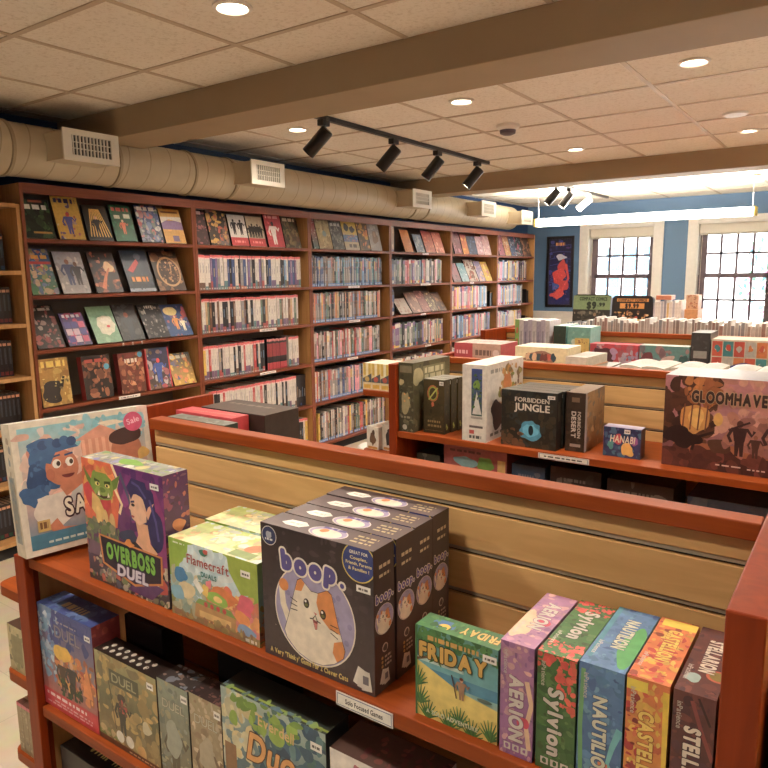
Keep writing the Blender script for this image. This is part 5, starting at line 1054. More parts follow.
game_box('large blue leafy box with flowing orange title, right on the lower shelf', (-.818, .692, Z0), .222, .056, .242, body=S(40, 44, 50), front=duo, top=lambda A, B, sb: (A.grad(S(60, 66, 60), S(40, 44, 44)), A.stroke([(0, .12), (1, .12)], .02, S(150, 170, 60)), A.splat(14, [S(150, 176, 60), S(90, 120, 150)], 0, 0, 1, .2, .02, .05)), seed=54)
game_box('plain white box with maroon speckled top, under the shelf label', (-.590, .694, Z0), .168, .075, .224, body=S(232, 222, 212), front=lambda A, B, sb: (A.grad(S(232, 220, 208), S(236, 226, 216)), A.blob(.3, .93, .05, .03, S(190, 100, 110), 9, .4)), top=lambda A, B, sb: (A.grad(S(96, 70, 62), S(90, 66, 58)), A.splat(30, [S(120, 60, 70), S(80, 50, 50), S(140, 80, 70)], .3, .1, 1, .9, .02, .05)), seed=55)
def rim(A, B, sb): A.grad(S(30, 26, 28), S(24, 22, 26)); A.splat(12, [S(44, 38, 40)], lo=.04, hi=.1); B.k = A.k + 2; B.text('OUTER RIM', .56, .66, .20, S(96, 86, 80), bold=.02, w=.76); B.text('STAR', .34, .22, .16, S(230, 214, 120), bold=.06, w=.2); B.text('WARS', .60, .22, .16, S(230, 214, 120), bold=.06, w=.22)
game_box('flat-topped black box with yellow and grey lettering, on the bottom shelf at the left', (-1.355, .70, .3704), .29, .20, .235, body=S(26, 24, 26), top=rim, front=lambda A, B, sb: A.grad(S(30, 30, 36), S(24, 22, 26)), seed=56)
# boxes deep in the lower shelf, behind the front row
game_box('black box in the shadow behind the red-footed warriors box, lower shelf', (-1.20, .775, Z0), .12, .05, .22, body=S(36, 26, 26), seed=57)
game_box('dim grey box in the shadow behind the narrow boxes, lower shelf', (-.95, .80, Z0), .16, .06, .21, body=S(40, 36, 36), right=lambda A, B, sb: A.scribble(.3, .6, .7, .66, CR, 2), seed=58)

# ---- end shelf goods at the left
game_box('cream box with brown top on the left end shelf', (-1.572, .715, .7054), .152, .16, .112, body=S(196, 180, 130), front=lambda A, B, sb: (A.grad(S(180, 166, 120), S(206, 190, 140)), A.splat(20, [S(150, 150, 100), S(206, 196, 150), S(120, 110, 90)], lo=.04, hi=.1), [A.rect(.1 + .4 * k, .2, .4 + .4 * k, .8, S(150, 140, 100)) for k in range(2)]), top=lambda A, B, sb: A.grad(S(96, 70, 56), S(90, 66, 52)), seed=60)
for i in range(6):
    game_box('slim tan box with pink edge, %s from left on the lowest end shelf' % nth(i + 1), (-1.560 + i * .0225, .713, .5004), .0215, .17, .125, body=S(120, 76, 56), front=lambda A, B, sb: (A.grad(S(150, 130, 96), S(176, 156, 116)), A.splat(12, [S(130, 110, 90), S(190, 170, 130)], lo=.1, hi=.3), A.rect(0, .93, 1, 1, S(226, 110, 120))), top=lambda A, B, sb: (A.grad(S(110, 66, 52), S(90, 54, 44)), A.rect(.1, .1, .9, .2, S(200, 160, 130))), group='slim tan boxes on the end shelf', seed=61 + i)
# ---- backs of boxes rising behind the foreground rail
game_box('dark green box with silvery top, nearest behind the foreground rail at the left', (-1.275, .968, Z1), .185, .040, .255, body=S(52, 66, 58), top=lambda A, B, sb: (A.grad(S(110, 116, 104), S(120, 126, 116)), A.splat(16, [S(150, 156, 150), S(80, 90, 76)], lo=.03, hi=.1)), seed=70)
game_box('red box between dark green and black ones behind the foreground rail', (-1.30, 1.011, Z1), .187, .050, .260, body=S(190, 30, 46), top=lambda A, B, sb: (A.grad(S(196, 36, 54), S(206, 50, 66)), A.stroke([(.2, .4), (.9, .6)], .01, S(236, 180, 130)), A.splat(8, [S(220, 80, 80)], lo=.02, hi=.05)), right=lambda A, B, sb: A.grad(S(170, 26, 40), S(190, 34, 48)), seed=71)
game_box('black box with grey lettering along its top behind the foreground rail', (-1.275, 1.065, Z1), .208, .11, .262, body=S(48, 40, 36), top=lambda A, B, sb: (A.grad(S(80, 66, 58), S(70, 58, 52)), A.scribble(.1, .6, .8, .72, S(130, 116, 104), 8)), right=lambda A, B, sb: (A.grad(S(44, 36, 30), S(60, 50, 44)), A.splat(14, [S(90, 50, 44), S(70, 60, 54)], .2, .1, .8, .6, .06, .14)), seed=72)

# ================================================================== GAMES ON THE SECOND DISPLAY
def olive_spine(A, B, sb):
    A.grad(S(66, 62, 44), S(84, 80, 56)); A.splat(24, [S(100, 100, 76), S(60, 60, 44), S(120, 116, 90)], lo=.08, hi=.2); A.rect(.1, .86, .9, .96, S(130, 122, 96)); A.blob(.45, .42, .3, .16, S(170, 160, 120), 12, .3); A.blob(.2, .72, .18, .05, S(196, 186, 140), 9, .3); A.circ(.4, .07, .16, S(190, 186, 170), 14); A.scribble(.15, .2, .85, .23, S(150, 144, 120), 4); [A.circ(.4 + .3 * (k % 2), .45 + .05 * k, .07, S(226, 170, 90), 8) for k in range(3)]
def olive_cover(A, B, sb):
    A.grad(S(70, 66, 46), S(90, 86, 60)); A.splat(40, [S(56, 54, 40), S(110, 106, 80), S(80, 76, 56)], lo=.05, hi=.13); A.blob(.12, .80, .12, .12, S(170, 160, 120), 11, .3); A.rect(.26, .70, .86, .93, S(120, 116, 84)); A.scribble(.3, .82, .82, .90, S(190, 184, 150), 5); A.scribble(.3, .73, .82, .80, S(190, 184, 150), 5); A.figure(.5, .1, .5, S(50, 46, 36), S(150, 130, 100))
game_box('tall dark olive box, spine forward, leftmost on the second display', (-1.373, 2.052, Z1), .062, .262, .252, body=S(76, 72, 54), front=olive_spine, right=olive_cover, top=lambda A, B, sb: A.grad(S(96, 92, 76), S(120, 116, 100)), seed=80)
def snake(A, B, sb):
    A.grad(S(62, 52, 26), S(72, 62, 34)); A.splat(20, [S(80, 70, 40), S(56, 48, 28)], lo=.05, hi=.14)
    pts = [(.45 + .24 * math.cos(.5 * k), .74 + .14 * math.sin(.5 * k)) for k in range(14)]; A.stroke(pts, .09, S(176, 96, 44), .05); A.stroke([(u * .8 + .09, v * .84 + .12) for u, v in pts], .06, S(150, 170, 60), .03); A.stroke([(.25, .62), (.5, .76), (.68, .85)], .06, S(180, 190, 90)); A.blob(.45, .54, .08, .05, S(196, 90, 50), 9, .4)
    A.scribble(.2, .20, .8, .24, S(150, 130, 80), 6); A.scribble(.2, .12, .85, .16, S(150, 130, 80), 6); A.rect(.08, .05, .92, .055, S(140, 120, 70)); stick(A, sb, .76, .90, .2, .07)
SN = ['front of three small dark olive boxes with a coiled snake on its cover', 'middle of three small dark olive boxes, behind the coiled snake cover', 'rear of three small dark olive boxes, behind the coiled snake cover']
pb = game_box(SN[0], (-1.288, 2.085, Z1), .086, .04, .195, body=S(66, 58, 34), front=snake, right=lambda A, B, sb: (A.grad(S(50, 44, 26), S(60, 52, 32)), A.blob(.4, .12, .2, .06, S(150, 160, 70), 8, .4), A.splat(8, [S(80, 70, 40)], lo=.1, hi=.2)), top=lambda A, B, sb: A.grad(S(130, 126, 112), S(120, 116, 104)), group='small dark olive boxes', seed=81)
for i in (1, 2): c = copy_tree(pb); c.location = (-1.288 + .004 * i, 2.085 + .043 * i, Z1); c['label'] = SN[i]
def white_spine(A, B, sb):
    A.grad(S(226, 222, 214), S(230, 226, 218)); A.grad(S(60, 90, 80), S(60, 80, 150), .38, .34, .82, .95); A.blob(.6, .74, .18, .06, S(120, 160, 60), 10, .3); A.poly([(.42, .36), (.8, .36), (.6, .66)], S(220, 220, 216)); A.rect(.36, .30, .84, .33, S(170, 166, 160)); A.rect(.3, .18, .86, .21, S(110, 100, 100)); A.rect(.3, .1, .5, .15, S(190, 70, 60)); A.scribble(.3, .04, .8, .08, S(90, 90, 90), 4); A.splat(12, [S(40, 60, 50), S(90, 130, 60)], .42, .45, .78, .9, .05, .1)
def white_cover(A, B, sb):
    A.grad(S(224, 220, 212), S(214, 206, 198)); A.splat(30, [S(200, 140, 60), S(120, 140, 60), S(90, 60, 60), S(220, 180, 100)], .35, .35, .95, .95, .04, .1); A.blob(.3, .35, .16, .2, S(70, 56, 60), 13, .35); A.blob(.55, .7, .1, .14, S(190, 110, 50), 12, .3); A.scribble(.1, .06, .5, .1, S(120, 116, 110), 4); A.scribble(.1, .88, .4, .93, S(150, 146, 140), 4)
game_box('tall white box, spine forward, with green and blue picture strip', (-1.112, 2.051, Z1), .091, .295, .263, body=S(228, 222, 212), front=white_spine, right=white_cover, top=lambda A, B, sb: A.grad(S(232, 226, 214), S(226, 218, 206)), seed=82)
def jungle(A, B, sb):
    A.grad(S(44, 40, 32), S(40, 44, 44)); A.splat(60, [S(56, 52, 40), S(36, 36, 32), S(70, 60, 44), S(50, 60, 60)], lo=.04, hi=.12); A.blob(.54, .30, .2, .17, S(60, 150, 190), 18, .15); A.blob(.54, .30, .14, .12, S(90, 190, 226), 16, .2); A.ell(.55, .31, .045, .09, S(30, 50, 60)); A.splat(14, [S(120, 80, 50), S(90, 70, 50)], 0, 0, .4, .3, .04, .09)
    B.k = A.k + 3; B.text('FORBIDDEN', .56, .845, .075, S(222, 218, 206), bold=.02, w=.62); B.text('JUNGLE', .56, .715, .12, S(226, 222, 210), bold=.03, w=.64); stick(A, sb, .84, .89, .13, .06)
JN = ['front of four dark boxes, shining blue eye on its cover', 'second of four dark boxes behind the blue eye cover', 'third of four dark boxes behind the blue eye cover', 'rearmost of four dark boxes behind the blue eye cover']
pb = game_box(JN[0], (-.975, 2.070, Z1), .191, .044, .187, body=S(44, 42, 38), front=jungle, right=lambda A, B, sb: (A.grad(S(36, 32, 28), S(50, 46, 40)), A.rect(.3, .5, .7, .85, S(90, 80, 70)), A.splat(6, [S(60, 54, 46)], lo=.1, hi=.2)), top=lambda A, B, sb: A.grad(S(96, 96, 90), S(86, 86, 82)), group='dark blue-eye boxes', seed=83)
for i in (1, 2, 3): c = copy_tree(pb); c.location = (-.975 + .006 * i, 2.070 + .0465 * i, Z1); c['label'] = JN[i]
def desert(A, B, sb):
    A.grad(S(50, 38, 30), S(56, 44, 36)); A.splat(20, [S(70, 56, 44), S(40, 32, 28)], lo=.1, hi=.25); A.rect(.3, .84, .7, .92, S(120, 100, 80)); A.rect(.25, .08, .8, .13, S(170, 160, 150))
    B.k = A.k + 3; B.text('DESERT', .42, .46, .075, S(214, 206, 196), bold=.04, rot=-90, w=.085 / A.w); B.text('FORBIDDEN', .70, .46, .05, S(206, 196, 186), bold=.03, rot=-90, w=.085 / A.w)
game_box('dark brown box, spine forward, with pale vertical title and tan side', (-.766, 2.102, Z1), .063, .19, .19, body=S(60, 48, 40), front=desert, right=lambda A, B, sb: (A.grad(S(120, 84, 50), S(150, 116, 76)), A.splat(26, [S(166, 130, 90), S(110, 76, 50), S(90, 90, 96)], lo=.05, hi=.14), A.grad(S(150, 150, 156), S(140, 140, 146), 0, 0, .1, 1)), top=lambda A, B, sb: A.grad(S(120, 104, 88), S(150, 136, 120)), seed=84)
def hanabi(A, B, sb):
    A.grad(S(50, 60, 110), S(40, 40, 90)); A.splat(30, [S(70, 120, 150), S(60, 60, 120), S(30, 50, 90)], lo=.05, hi=.14); A.blob(.66, .26, .16, .22, S(240, 190, 90), 14, .3); A.blob(.4, .62, .12, .16, S(200, 60, 80), 12, .3); A.blob(.2, .4, .1, .14, S(80, 160, 160), 11, .3); A.blob(.84, .6, .1, .16, S(160, 90, 160), 11, .3)
    B.k = A.k + 3; B.text('HANABI', .52, .62, .24, S(240, 230, 210), bold=.02, w=.66, shear=.15); stick(A, sb, .56, .82, .16, .14)
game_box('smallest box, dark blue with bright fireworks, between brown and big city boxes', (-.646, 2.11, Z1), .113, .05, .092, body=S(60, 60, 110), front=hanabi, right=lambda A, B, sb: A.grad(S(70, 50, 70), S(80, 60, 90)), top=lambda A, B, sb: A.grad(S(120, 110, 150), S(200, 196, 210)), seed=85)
def gloom(A, B, sb):
    A.grad(S(70, 34, 36), S(176, 120, 130), c2=S(196, 130, 140)); A.splat(50, [S(206, 150, 140), S(186, 120, 120), S(214, 160, 140)], .3, .45, 1, 1, .04, .1); A.splat(40, [S(70, 40, 36), S(50, 28, 30), S(110, 66, 44), S(90, 50, 40)], 0, .3, .32, 1, .04, .1); A.splat(16, [S(206, 130, 60), S(150, 80, 44)], .14, .72, .36, 1, .03, .07)
    A.blob(.21, .55, .09, .18, S(214, 150, 70), 12, .2); A.blob(.22, .56, .05, .12, S(236, 190, 100), 10, .2); A.ell(.36, .56, .03, .07, S(230, 180, 90)); [A.stroke([(.13 + .05 * k, .42), (.14 + .05 * k, .7)], .01, S(120, 70, 50)) for k in range(4)]
    A.rect(0, 0, 1, .2, S(72, 34, 36)); A.blob(.5, .22, .4, .06, S(170, 100, 60), 14, .3); A.splat(30, [S(90, 44, 40), S(60, 30, 34), S(120, 60, 50)], 0, 0, 1, .2, .04, .09); A.blob(.38, .28, .08, .08, S(90, 56, 44), 12, .2); A.blob(.13, .33, .12, .1, S(44, 26, 30), 14, .4); A.stroke([(.2, .2), (.22, .34), (.34, .42)], .02, S(44, 26, 30)); A.rect(.66, .2, .97, .63, S(150, 96, 96)); [A.rect(.86 + .05 * k, .5, .88 + .05 * k, .56, S(200, 140, 90)) for k in range(2)]
    A.splat(30, [S(176, 116, 104), S(140, 90, 88), S(196, 130, 110)], .42, .2, 1, .6, .03, .08)
    D = S(64, 36, 40)
    A.figure(.50, .19, .38, D, S(96, 56, 50)); A.figure(.60, .19, .24, S(84, 48, 44), S(150, 90, 70)); A.figure(.72, .18, .42, S(70, 42, 46), S(90, 56, 60)); A.figure(.85, .17, .46, D, S(110, 70, 60)); A.stroke([(.43, .46), (.56, .56)], .014, D); A.circ(.92, .12, .03, S(240, 196, 110), 12)
    A.scribble(.36, .065, .52, .08, S(226, 206, 196), 4); A.scribble(.56, .055, .68, .07, S(226, 206, 196), 4); A.scribble(.74, .045, .90, .06, S(226, 206, 196), 4)
    B.k = A.k + 3; B.text('GLOOMHAVEN', .18, .79, .115, S(60, 40, 44), bold=.06, out=S(196, 166, 130), ow=.045, align='l', w=.53, track=.08)
game_box('huge box with heroes in a rosy ruined city, at the right of the second display', (-.469, 2.102, Z1), .405, .20, .268, body=S(66, 40, 40), front=gloom, top=lambda A, B, sb: A.grad(S(120, 110, 112), S(150, 144, 146)), seed=86)  # top greyed lighter: window reflection put into its colour
# deeper shelf of the second display
game_box('dusty red box with green and blue picture, low shelf of the second display', (-1.235, 2.14, Z0), .25, .20, .288, body=S(150, 66, 66), front=lambda A, B, sb: (A.grad(S(160, 80, 80), S(170, 76, 74)), A.blob(.66, .78, .14, .10, S(110, 160, 60), 12, .3), A.blob(.35, .8, .2, .07, S(130, 180, 190), 12, .3), A.rect(.86, .72, .98, .88, S(226, 190, 110)), A.scribble(.1, .92, .6, .95, S(110, 50, 50), 6)), top=lambda A, B, sb: A.grad(S(140, 60, 60), S(150, 70, 66)), seed=90)
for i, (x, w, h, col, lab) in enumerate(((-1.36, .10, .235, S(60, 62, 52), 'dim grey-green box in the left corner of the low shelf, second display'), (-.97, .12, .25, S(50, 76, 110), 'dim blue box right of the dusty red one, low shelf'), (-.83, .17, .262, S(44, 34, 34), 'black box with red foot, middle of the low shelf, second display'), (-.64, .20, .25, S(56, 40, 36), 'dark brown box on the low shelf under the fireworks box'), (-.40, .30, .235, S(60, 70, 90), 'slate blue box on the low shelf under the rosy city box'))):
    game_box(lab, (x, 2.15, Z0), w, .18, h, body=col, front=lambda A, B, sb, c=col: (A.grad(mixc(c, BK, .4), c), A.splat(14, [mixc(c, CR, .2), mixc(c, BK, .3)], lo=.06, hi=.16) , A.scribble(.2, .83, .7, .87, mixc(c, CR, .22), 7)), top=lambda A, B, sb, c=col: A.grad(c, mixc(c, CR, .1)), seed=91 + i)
# yellow and animal packs on the end shelves
for i in range(5):
    game_box('yellow-striped pack, %s from left of five on the upper end shelf' % nth(i + 1), (-1.630 + i * .0425, 2.18, 1.1504), .0415, .13, .105, body=S(226, 206, 130), front=lambda A, B, sb: (A.grad(S(226, 214, 180), S(226, 206, 120)), A.rect(.1, .55, .9, 1, S(214, 180, 70)), A.rect(.35, .5, .65, 1, S(236, 226, 190)), A.poly([(0, .28), (1, .28), (1, .62), (0, .42)], S(96, 100, 104)), A.circ(.5, .40, .26, A.r.choice([S(190, 80, 60), S(80, 120, 130), S(200, 170, 90)]), 12), A.rect(.1, .05, .9, .2, S(214, 176, 60))), top=lambda A, B, sb: A.grad(S(226, 220, 200), S(220, 210, 190)), seed=100 + i * 3, group='yellow-striped packs on the end shelf')
for i in range(3):
    game_box(['white pack with brown animal picture, left of three on the lower end shelf', 'white pack with dark bird picture, middle of three on the lower end shelf', 'white pack with tan fox picture, right of three on the lower end shelf'][i], (-1.626 + i * .068, 2.195 + .012 * i, .9054), .062, .13, .092 + .012 * i, rz=math.radians(-6), body=S(228, 222, 208), front=lambda A, B, sb, i=i: (A.grad(S(230, 224, 210), S(226, 220, 206)), A.blob(.5, .45, .26, .3, [S(110, 80, 56), S(50, 50, 54), S(176, 120, 66)][i], 12, .35), A.blob(.55, .75, .12, .12, [S(90, 64, 50), S(60, 60, 66), S(190, 140, 90)][i], 9, .3), A.rect(.1, .02, .9, .12, S(196, 140, 50))), seed=120 + i, group='animal picture packs')

# goods on the far side of the second display
game_box('long red and cream box lying behind the second display, far left', (-1.366, 2.45, 1.254), .205, .16, .072, body=S(176, 60, 66), front=lambda A, B, sb: (A.grad(S(170, 50, 60), S(180, 60, 66)), A.rect(.40, 0, 1, 1, S(190, 150, 130)), A.scribble(.46, .35, .8, .65, S(120, 90, 80), 6), A.circ(.9, .5, .07, S(220, 190, 180), 14), A.scribble(.05, .4, .3, .6, S(230, 170, 170), 4)), top=lambda A, B, sb: (A.grad(S(206, 190, 180), S(200, 186, 176)), A.splat(20, [S(150, 120, 110), S(190, 80, 80)], lo=.03, hi=.08)), seed=130)
game_box('cream box with small crowd picture lying beyond the second display', (-1.10, 2.45, 1.252), .205, .15, .072, body=S(222, 204, 160), front=lambda A, B, sb: (A.grad(S(226, 208, 164), S(222, 204, 160)), A.blob(.48, .5, .3, .3, S(150, 110, 90), 14, .3), [A.blob(.25 + .07 * k, .48, .05, .2, A.r.choice([S(190, 80, 60), S(60, 80, 90), S(214, 170, 130), S(120, 60, 50)]), 9, .4) for k in range(8)]), top=lambda A, B, sb: A.grad(S(228, 220, 196), S(226, 216, 190)), seed=131)
# support under those lying boxes: boxes standing on the far shelf
for i, (x, w, col, lab) in enumerate(((-1.366, .20, S(90, 60, 50), 'brown box standing under the long red and cream one'), (-1.10, .20, S(96, 80, 60), 'tan box standing under the cream crowd box'), (-.895, .145, S(120, 110, 96), 'grey-brown box standing under the thick white book'), (-.74, .34, S(110, 100, 90), 'dull box standing under two open white books'), (-.39, .34, S(100, 96, 90), 'dull box standing under two open white books at the right'))):
    game_box(lab, (x, 2.43, Z1), w, .21, .213 if i < 2 else .226, body=col, seed=135 + i)
# thick white book and open white books lying on top
def lying(label, loc, w, d, h, rz, spine, seed, openb=True):
    t = thing('open_book' if openb else 'thick_book', label, 'book', loc, (0, 0, rz), 'white books lying behind the second display')
    m = MB(); m.box(0, w, 0, d, 0, .004, spine); m.build('cover_boards', M['satin'], t)
    for i in range(2 if openb else 1):
        m = MB(); a, b = (w * .5 * i + .003, w * .5 * (i + 1) - .003) if openb else (.003, w - .002)
        n = 8; top = []
        for k in range(n + 1):
            u = k / n; x = a + (b - a) * u; q = (1 - (u if i == 0 else 1 - u)) if openb else .5
            top.append((x, .0045 + h * (.55 + .45 * math.sin(PI * min(1, .15 + .8 * u))) if openb else .0045 + h))
        for k in range(n):
            (x0, z0), (x1, z1) = top[k], top[k + 1]
            m.poly([(x0, .003, z0), (x1, .003, z1), (x1, d - .003, z1), (x0, d - .003, z0)], S(180, 174, 165)); m.poly([(x0, .003, .0041), (x1, .003, .0041), (x1, .003, z1), (x0, .003, z0)], S(206, 196, 180)); m.poly([(x1, d - .003, .0041), (x0, d - .003, .0041), (x0, d - .003, z0), (x1, d - .003, z1)], S(206, 196, 180))
        m.poly([(a, d - .003, .0041), (a, .003, .0041), (a, .003, top[0][1]), (a, d - .003, top[0][1])], S(206, 196, 180)); m.poly([(b, .003, .0041), (b, d - .003, .0041), (b, d - .003, top[-1][1]), (b, .003, top[-1][1])], S(206, 196, 180))
        A = Art(m, (a + .01, .03, .0046 + h), (1, 0, 0), (0, 1, 0), b - a - .02, d - .06, seed=seed)
        A.k = 40
        if True:
            [A.scribble(.1, .2 + .15 * k, .9, .24 + .15 * k, S(150, 144, 138), 6) for k in range(5)]
        m.build('page_block', M['satin'], t)
    return t
lying('thick white book lying on its back, left of the open books', (-.895, 2.425, 1.2620), .085, .20, .032, math.radians(-4), S(206, 150, 110), 140, openb=False)
for i, (x, y, w, d, rz, sp, lab) in enumerate(((-.70, 2.425, .155, .21, -4, S(70, 110, 60), 'open white book with green cover edge, second from left behind the display'), (-.535, 2.43, .15, .21, -3, S(90, 80, 76), 'open white book in the middle of the lying row, above the big box'), (-.372, 2.43, .17, .21, -3, S(120, 110, 104), 'open white book at the right end of the lying row'))):
    lying(lab, (x, y, 1.2620), w, d, .016, math.radians(rz), sp, 141 + i)

# ================================================================== THIRD DISPLAY: GAMES, THEN COMICS BEHIND ITS RAIL
LVN = 8
for i in range(LVN):
    col = [S(180, 170, 192), S(206, 200, 204), S(160, 150, 178)][i % 3]; first_ = i == 0
    c2 = S(120, 176, 60) if first_ else col
    game_box('lavender-grey boxed volume, %s from left in the row past the second display' % nth(i + 1) if not first_ else 'lime green boxed volume at the left end of the lavender row', (-1.62 + i * .0255, 3.60, Z1), .0245, .17, .31 - .004 * (i % 3), body=c2, front=lambda A, B, sb, c=c2, f=first_: (A.grad(c, mixc(c, CR, .15)), A.scribble(.3, .3, .7, .8, mixc(c, BK, .35), 1) if not f else [A.rect(.3, .15 + .2 * k, .7, .25 + .2 * k, S(206, 90, 60)) for k in range(4)]), top=lambda A, B, sb, c=c2: A.grad(S(226, 220, 222), S(216, 210, 214)), group=None if first_ else 'lavender-grey boxed volumes', seed=150 + i)
def plainart(c0, c1, pal, n=20, extra=None): return lambda A, B, sb: (A.grad(c0, c1), A.splat(n, pal, lo=.04, hi=.14), extra(A) if extra else None)
game_box('small rust box between the lavender row and the teal box', (-1.413, 3.64, Z1), .025, .14, .245, body=S(196, 100, 60), seed=165)
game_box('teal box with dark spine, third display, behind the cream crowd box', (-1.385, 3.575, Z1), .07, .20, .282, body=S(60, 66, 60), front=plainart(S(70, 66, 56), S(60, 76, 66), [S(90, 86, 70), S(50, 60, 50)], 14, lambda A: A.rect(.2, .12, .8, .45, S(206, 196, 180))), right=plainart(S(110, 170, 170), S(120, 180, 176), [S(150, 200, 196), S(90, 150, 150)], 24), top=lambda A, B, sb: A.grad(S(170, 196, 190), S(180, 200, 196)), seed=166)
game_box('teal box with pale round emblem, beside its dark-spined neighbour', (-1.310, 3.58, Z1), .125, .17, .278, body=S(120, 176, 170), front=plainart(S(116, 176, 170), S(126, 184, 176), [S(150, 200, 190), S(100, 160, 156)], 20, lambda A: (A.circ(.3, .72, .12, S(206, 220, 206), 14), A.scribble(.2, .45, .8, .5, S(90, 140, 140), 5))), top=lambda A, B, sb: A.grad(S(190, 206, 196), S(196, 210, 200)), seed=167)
game_box('yellow box with orange picture, third display', (-1.262, 3.565, Z1), .075, .0065, .222, body=S(226, 190, 90), front=plainart(S(226, 176, 80), S(230, 200, 110), [S(206, 120, 60), S(240, 214, 130), S(150, 90, 60)], 20), seed=168)
game_box('pink-edged box with dark flowers, third display, left of the teal picture box', (-1.182, 3.575, Z1), .245, .09, .197, body=S(200, 60, 80), front=plainart(S(200, 80, 90), S(206, 60, 80), [S(220, 190, 196), S(110, 90, 140), S(190, 90, 100)], 30, lambda A: (A.blob(.28, .6, .26, .3, S(100, 60, 70), 14, .3), A.splat(24, [S(190, 150, 190), S(130, 160, 200), S(220, 200, 210)], .5, .1, 1, .8, .05, .12), [A.rect(.25 + .08 * k, .1, .31 + .08 * k, .35, A.r.choice([S(206, 60, 60), S(80, 120, 90), S(226, 190, 90), S(60, 120, 170)])) for k in range(6)])), top=lambda A, B, sb: A.grad(S(206, 90, 110), S(196, 70, 90)), seed=169)
game_box('teal box with star pattern, third display, middle', (-.930, 3.575, Z1), .235, .09, .200, body=S(110, 170, 170), front=plainart(S(120, 170, 170), S(110, 160, 160), [S(150, 110, 120), S(196, 150, 150), S(80, 120, 130)], 30, lambda A: (A.blob(.55, .6, .16, .2, S(226, 196, 190), 10, .5), A.blob(.15, .6, .16, .22, S(130, 70, 80), 12, .3), A.blob(.88, .6, .1, .2, S(70, 110, 110), 12, .3))), top=lambda A, B, sb: A.grad(S(190, 200, 190), S(180, 196, 190)), seed=170)
game_box('dark grey box standing tall among the third display games', (-.690, 3.572, Z1), .085, .20, .272, body=S(70, 70, 72), front=plainart(S(66, 66, 68), S(76, 74, 76), [S(90, 90, 92)], 10, lambda A: (A.rect(.15, .55, .85, .68, S(170, 170, 166)), A.scribble(.15, .4, .85, .46, S(150, 150, 150), 3))), top=lambda A, B, sb: A.grad(S(120, 124, 126), S(130, 132, 134)), seed=171)
def tilebox(A, B, sb):
    A.grad(S(214, 206, 190), S(222, 214, 198)); R4 = [S(214, 80, 50), S(70, 150, 160), S(206, 70, 50), S(200, 196, 190), S(226, 130, 60)]
    for j in range(3):
        for i in range(5):
            c = R4[(i + 2 * j) % 5]; A.rect(.02 + .196 * i, .985 - .31 * (j + 1), .2 + .196 * i, .965 - .31 * j, c); A.circ(.11 + .196 * i, .83 - .31 * j, .05, S(236, 226, 206), 8); A.blob(.11 + .196 * i, .83 - .31 * j, .045, .065, R4[(i + j + 1) % 5], 8, .5)
    A.blob(.6, .36, .3, .2, S(50, 80, 150), 12, .1); A.blob(.6, .36, .16, .12, S(230, 226, 216), 8, .3)
game_box('box patterned with orange and blue tiles, third display, right', (-.600, 3.572, Z1), .24, .19, .245, body=S(214, 200, 180), front=tilebox, top=lambda A, B, sb: A.grad(S(206, 170, 150), S(214, 190, 170)), seed=172)
game_box('dark box at the right end of the third display', (-.352, 3.572, Z1), .2, .19, .25, body=S(70, 76, 80), front=plainart(S(80, 84, 90), S(70, 74, 80), [S(110, 116, 120)], 12), seed=173)
# bagged comics standing in a row behind the third rail, edges up
rr = random.Random(9); x = -1.30; i = 0
while x < .02:
    w = rr.uniform(.010, .021); h = rr.uniform(.232, .262); i += 1
    c = rr.choice([S(176, 168, 160), S(160, 150, 142), S(190, 184, 176), S(150, 134, 124), S(136, 120, 112), S(170, 160, 150), S(150, 116, 104), S(130, 130, 134)])
    m = MB(); m.box(0, w * .8, 0, .17, 0, h, c, cols={'+z': S(226, 222, 216)}); m.box(w * .8, w, .001, .169, 0, h * .992, S(206, 200, 192))
    if -.80 < x < -.73 or -.93 < x < -.90: h += .02
    o = m.build('bagged_comic', M['satin'], loc=(x, 3.856 + rr.uniform(0, .008), 1.0904)); tag(o, 'bagged comic on edge behind the third rail, %s from left' % nth(i), 'comic', 'bagged comics behind the third rail')
    x += w + .0006

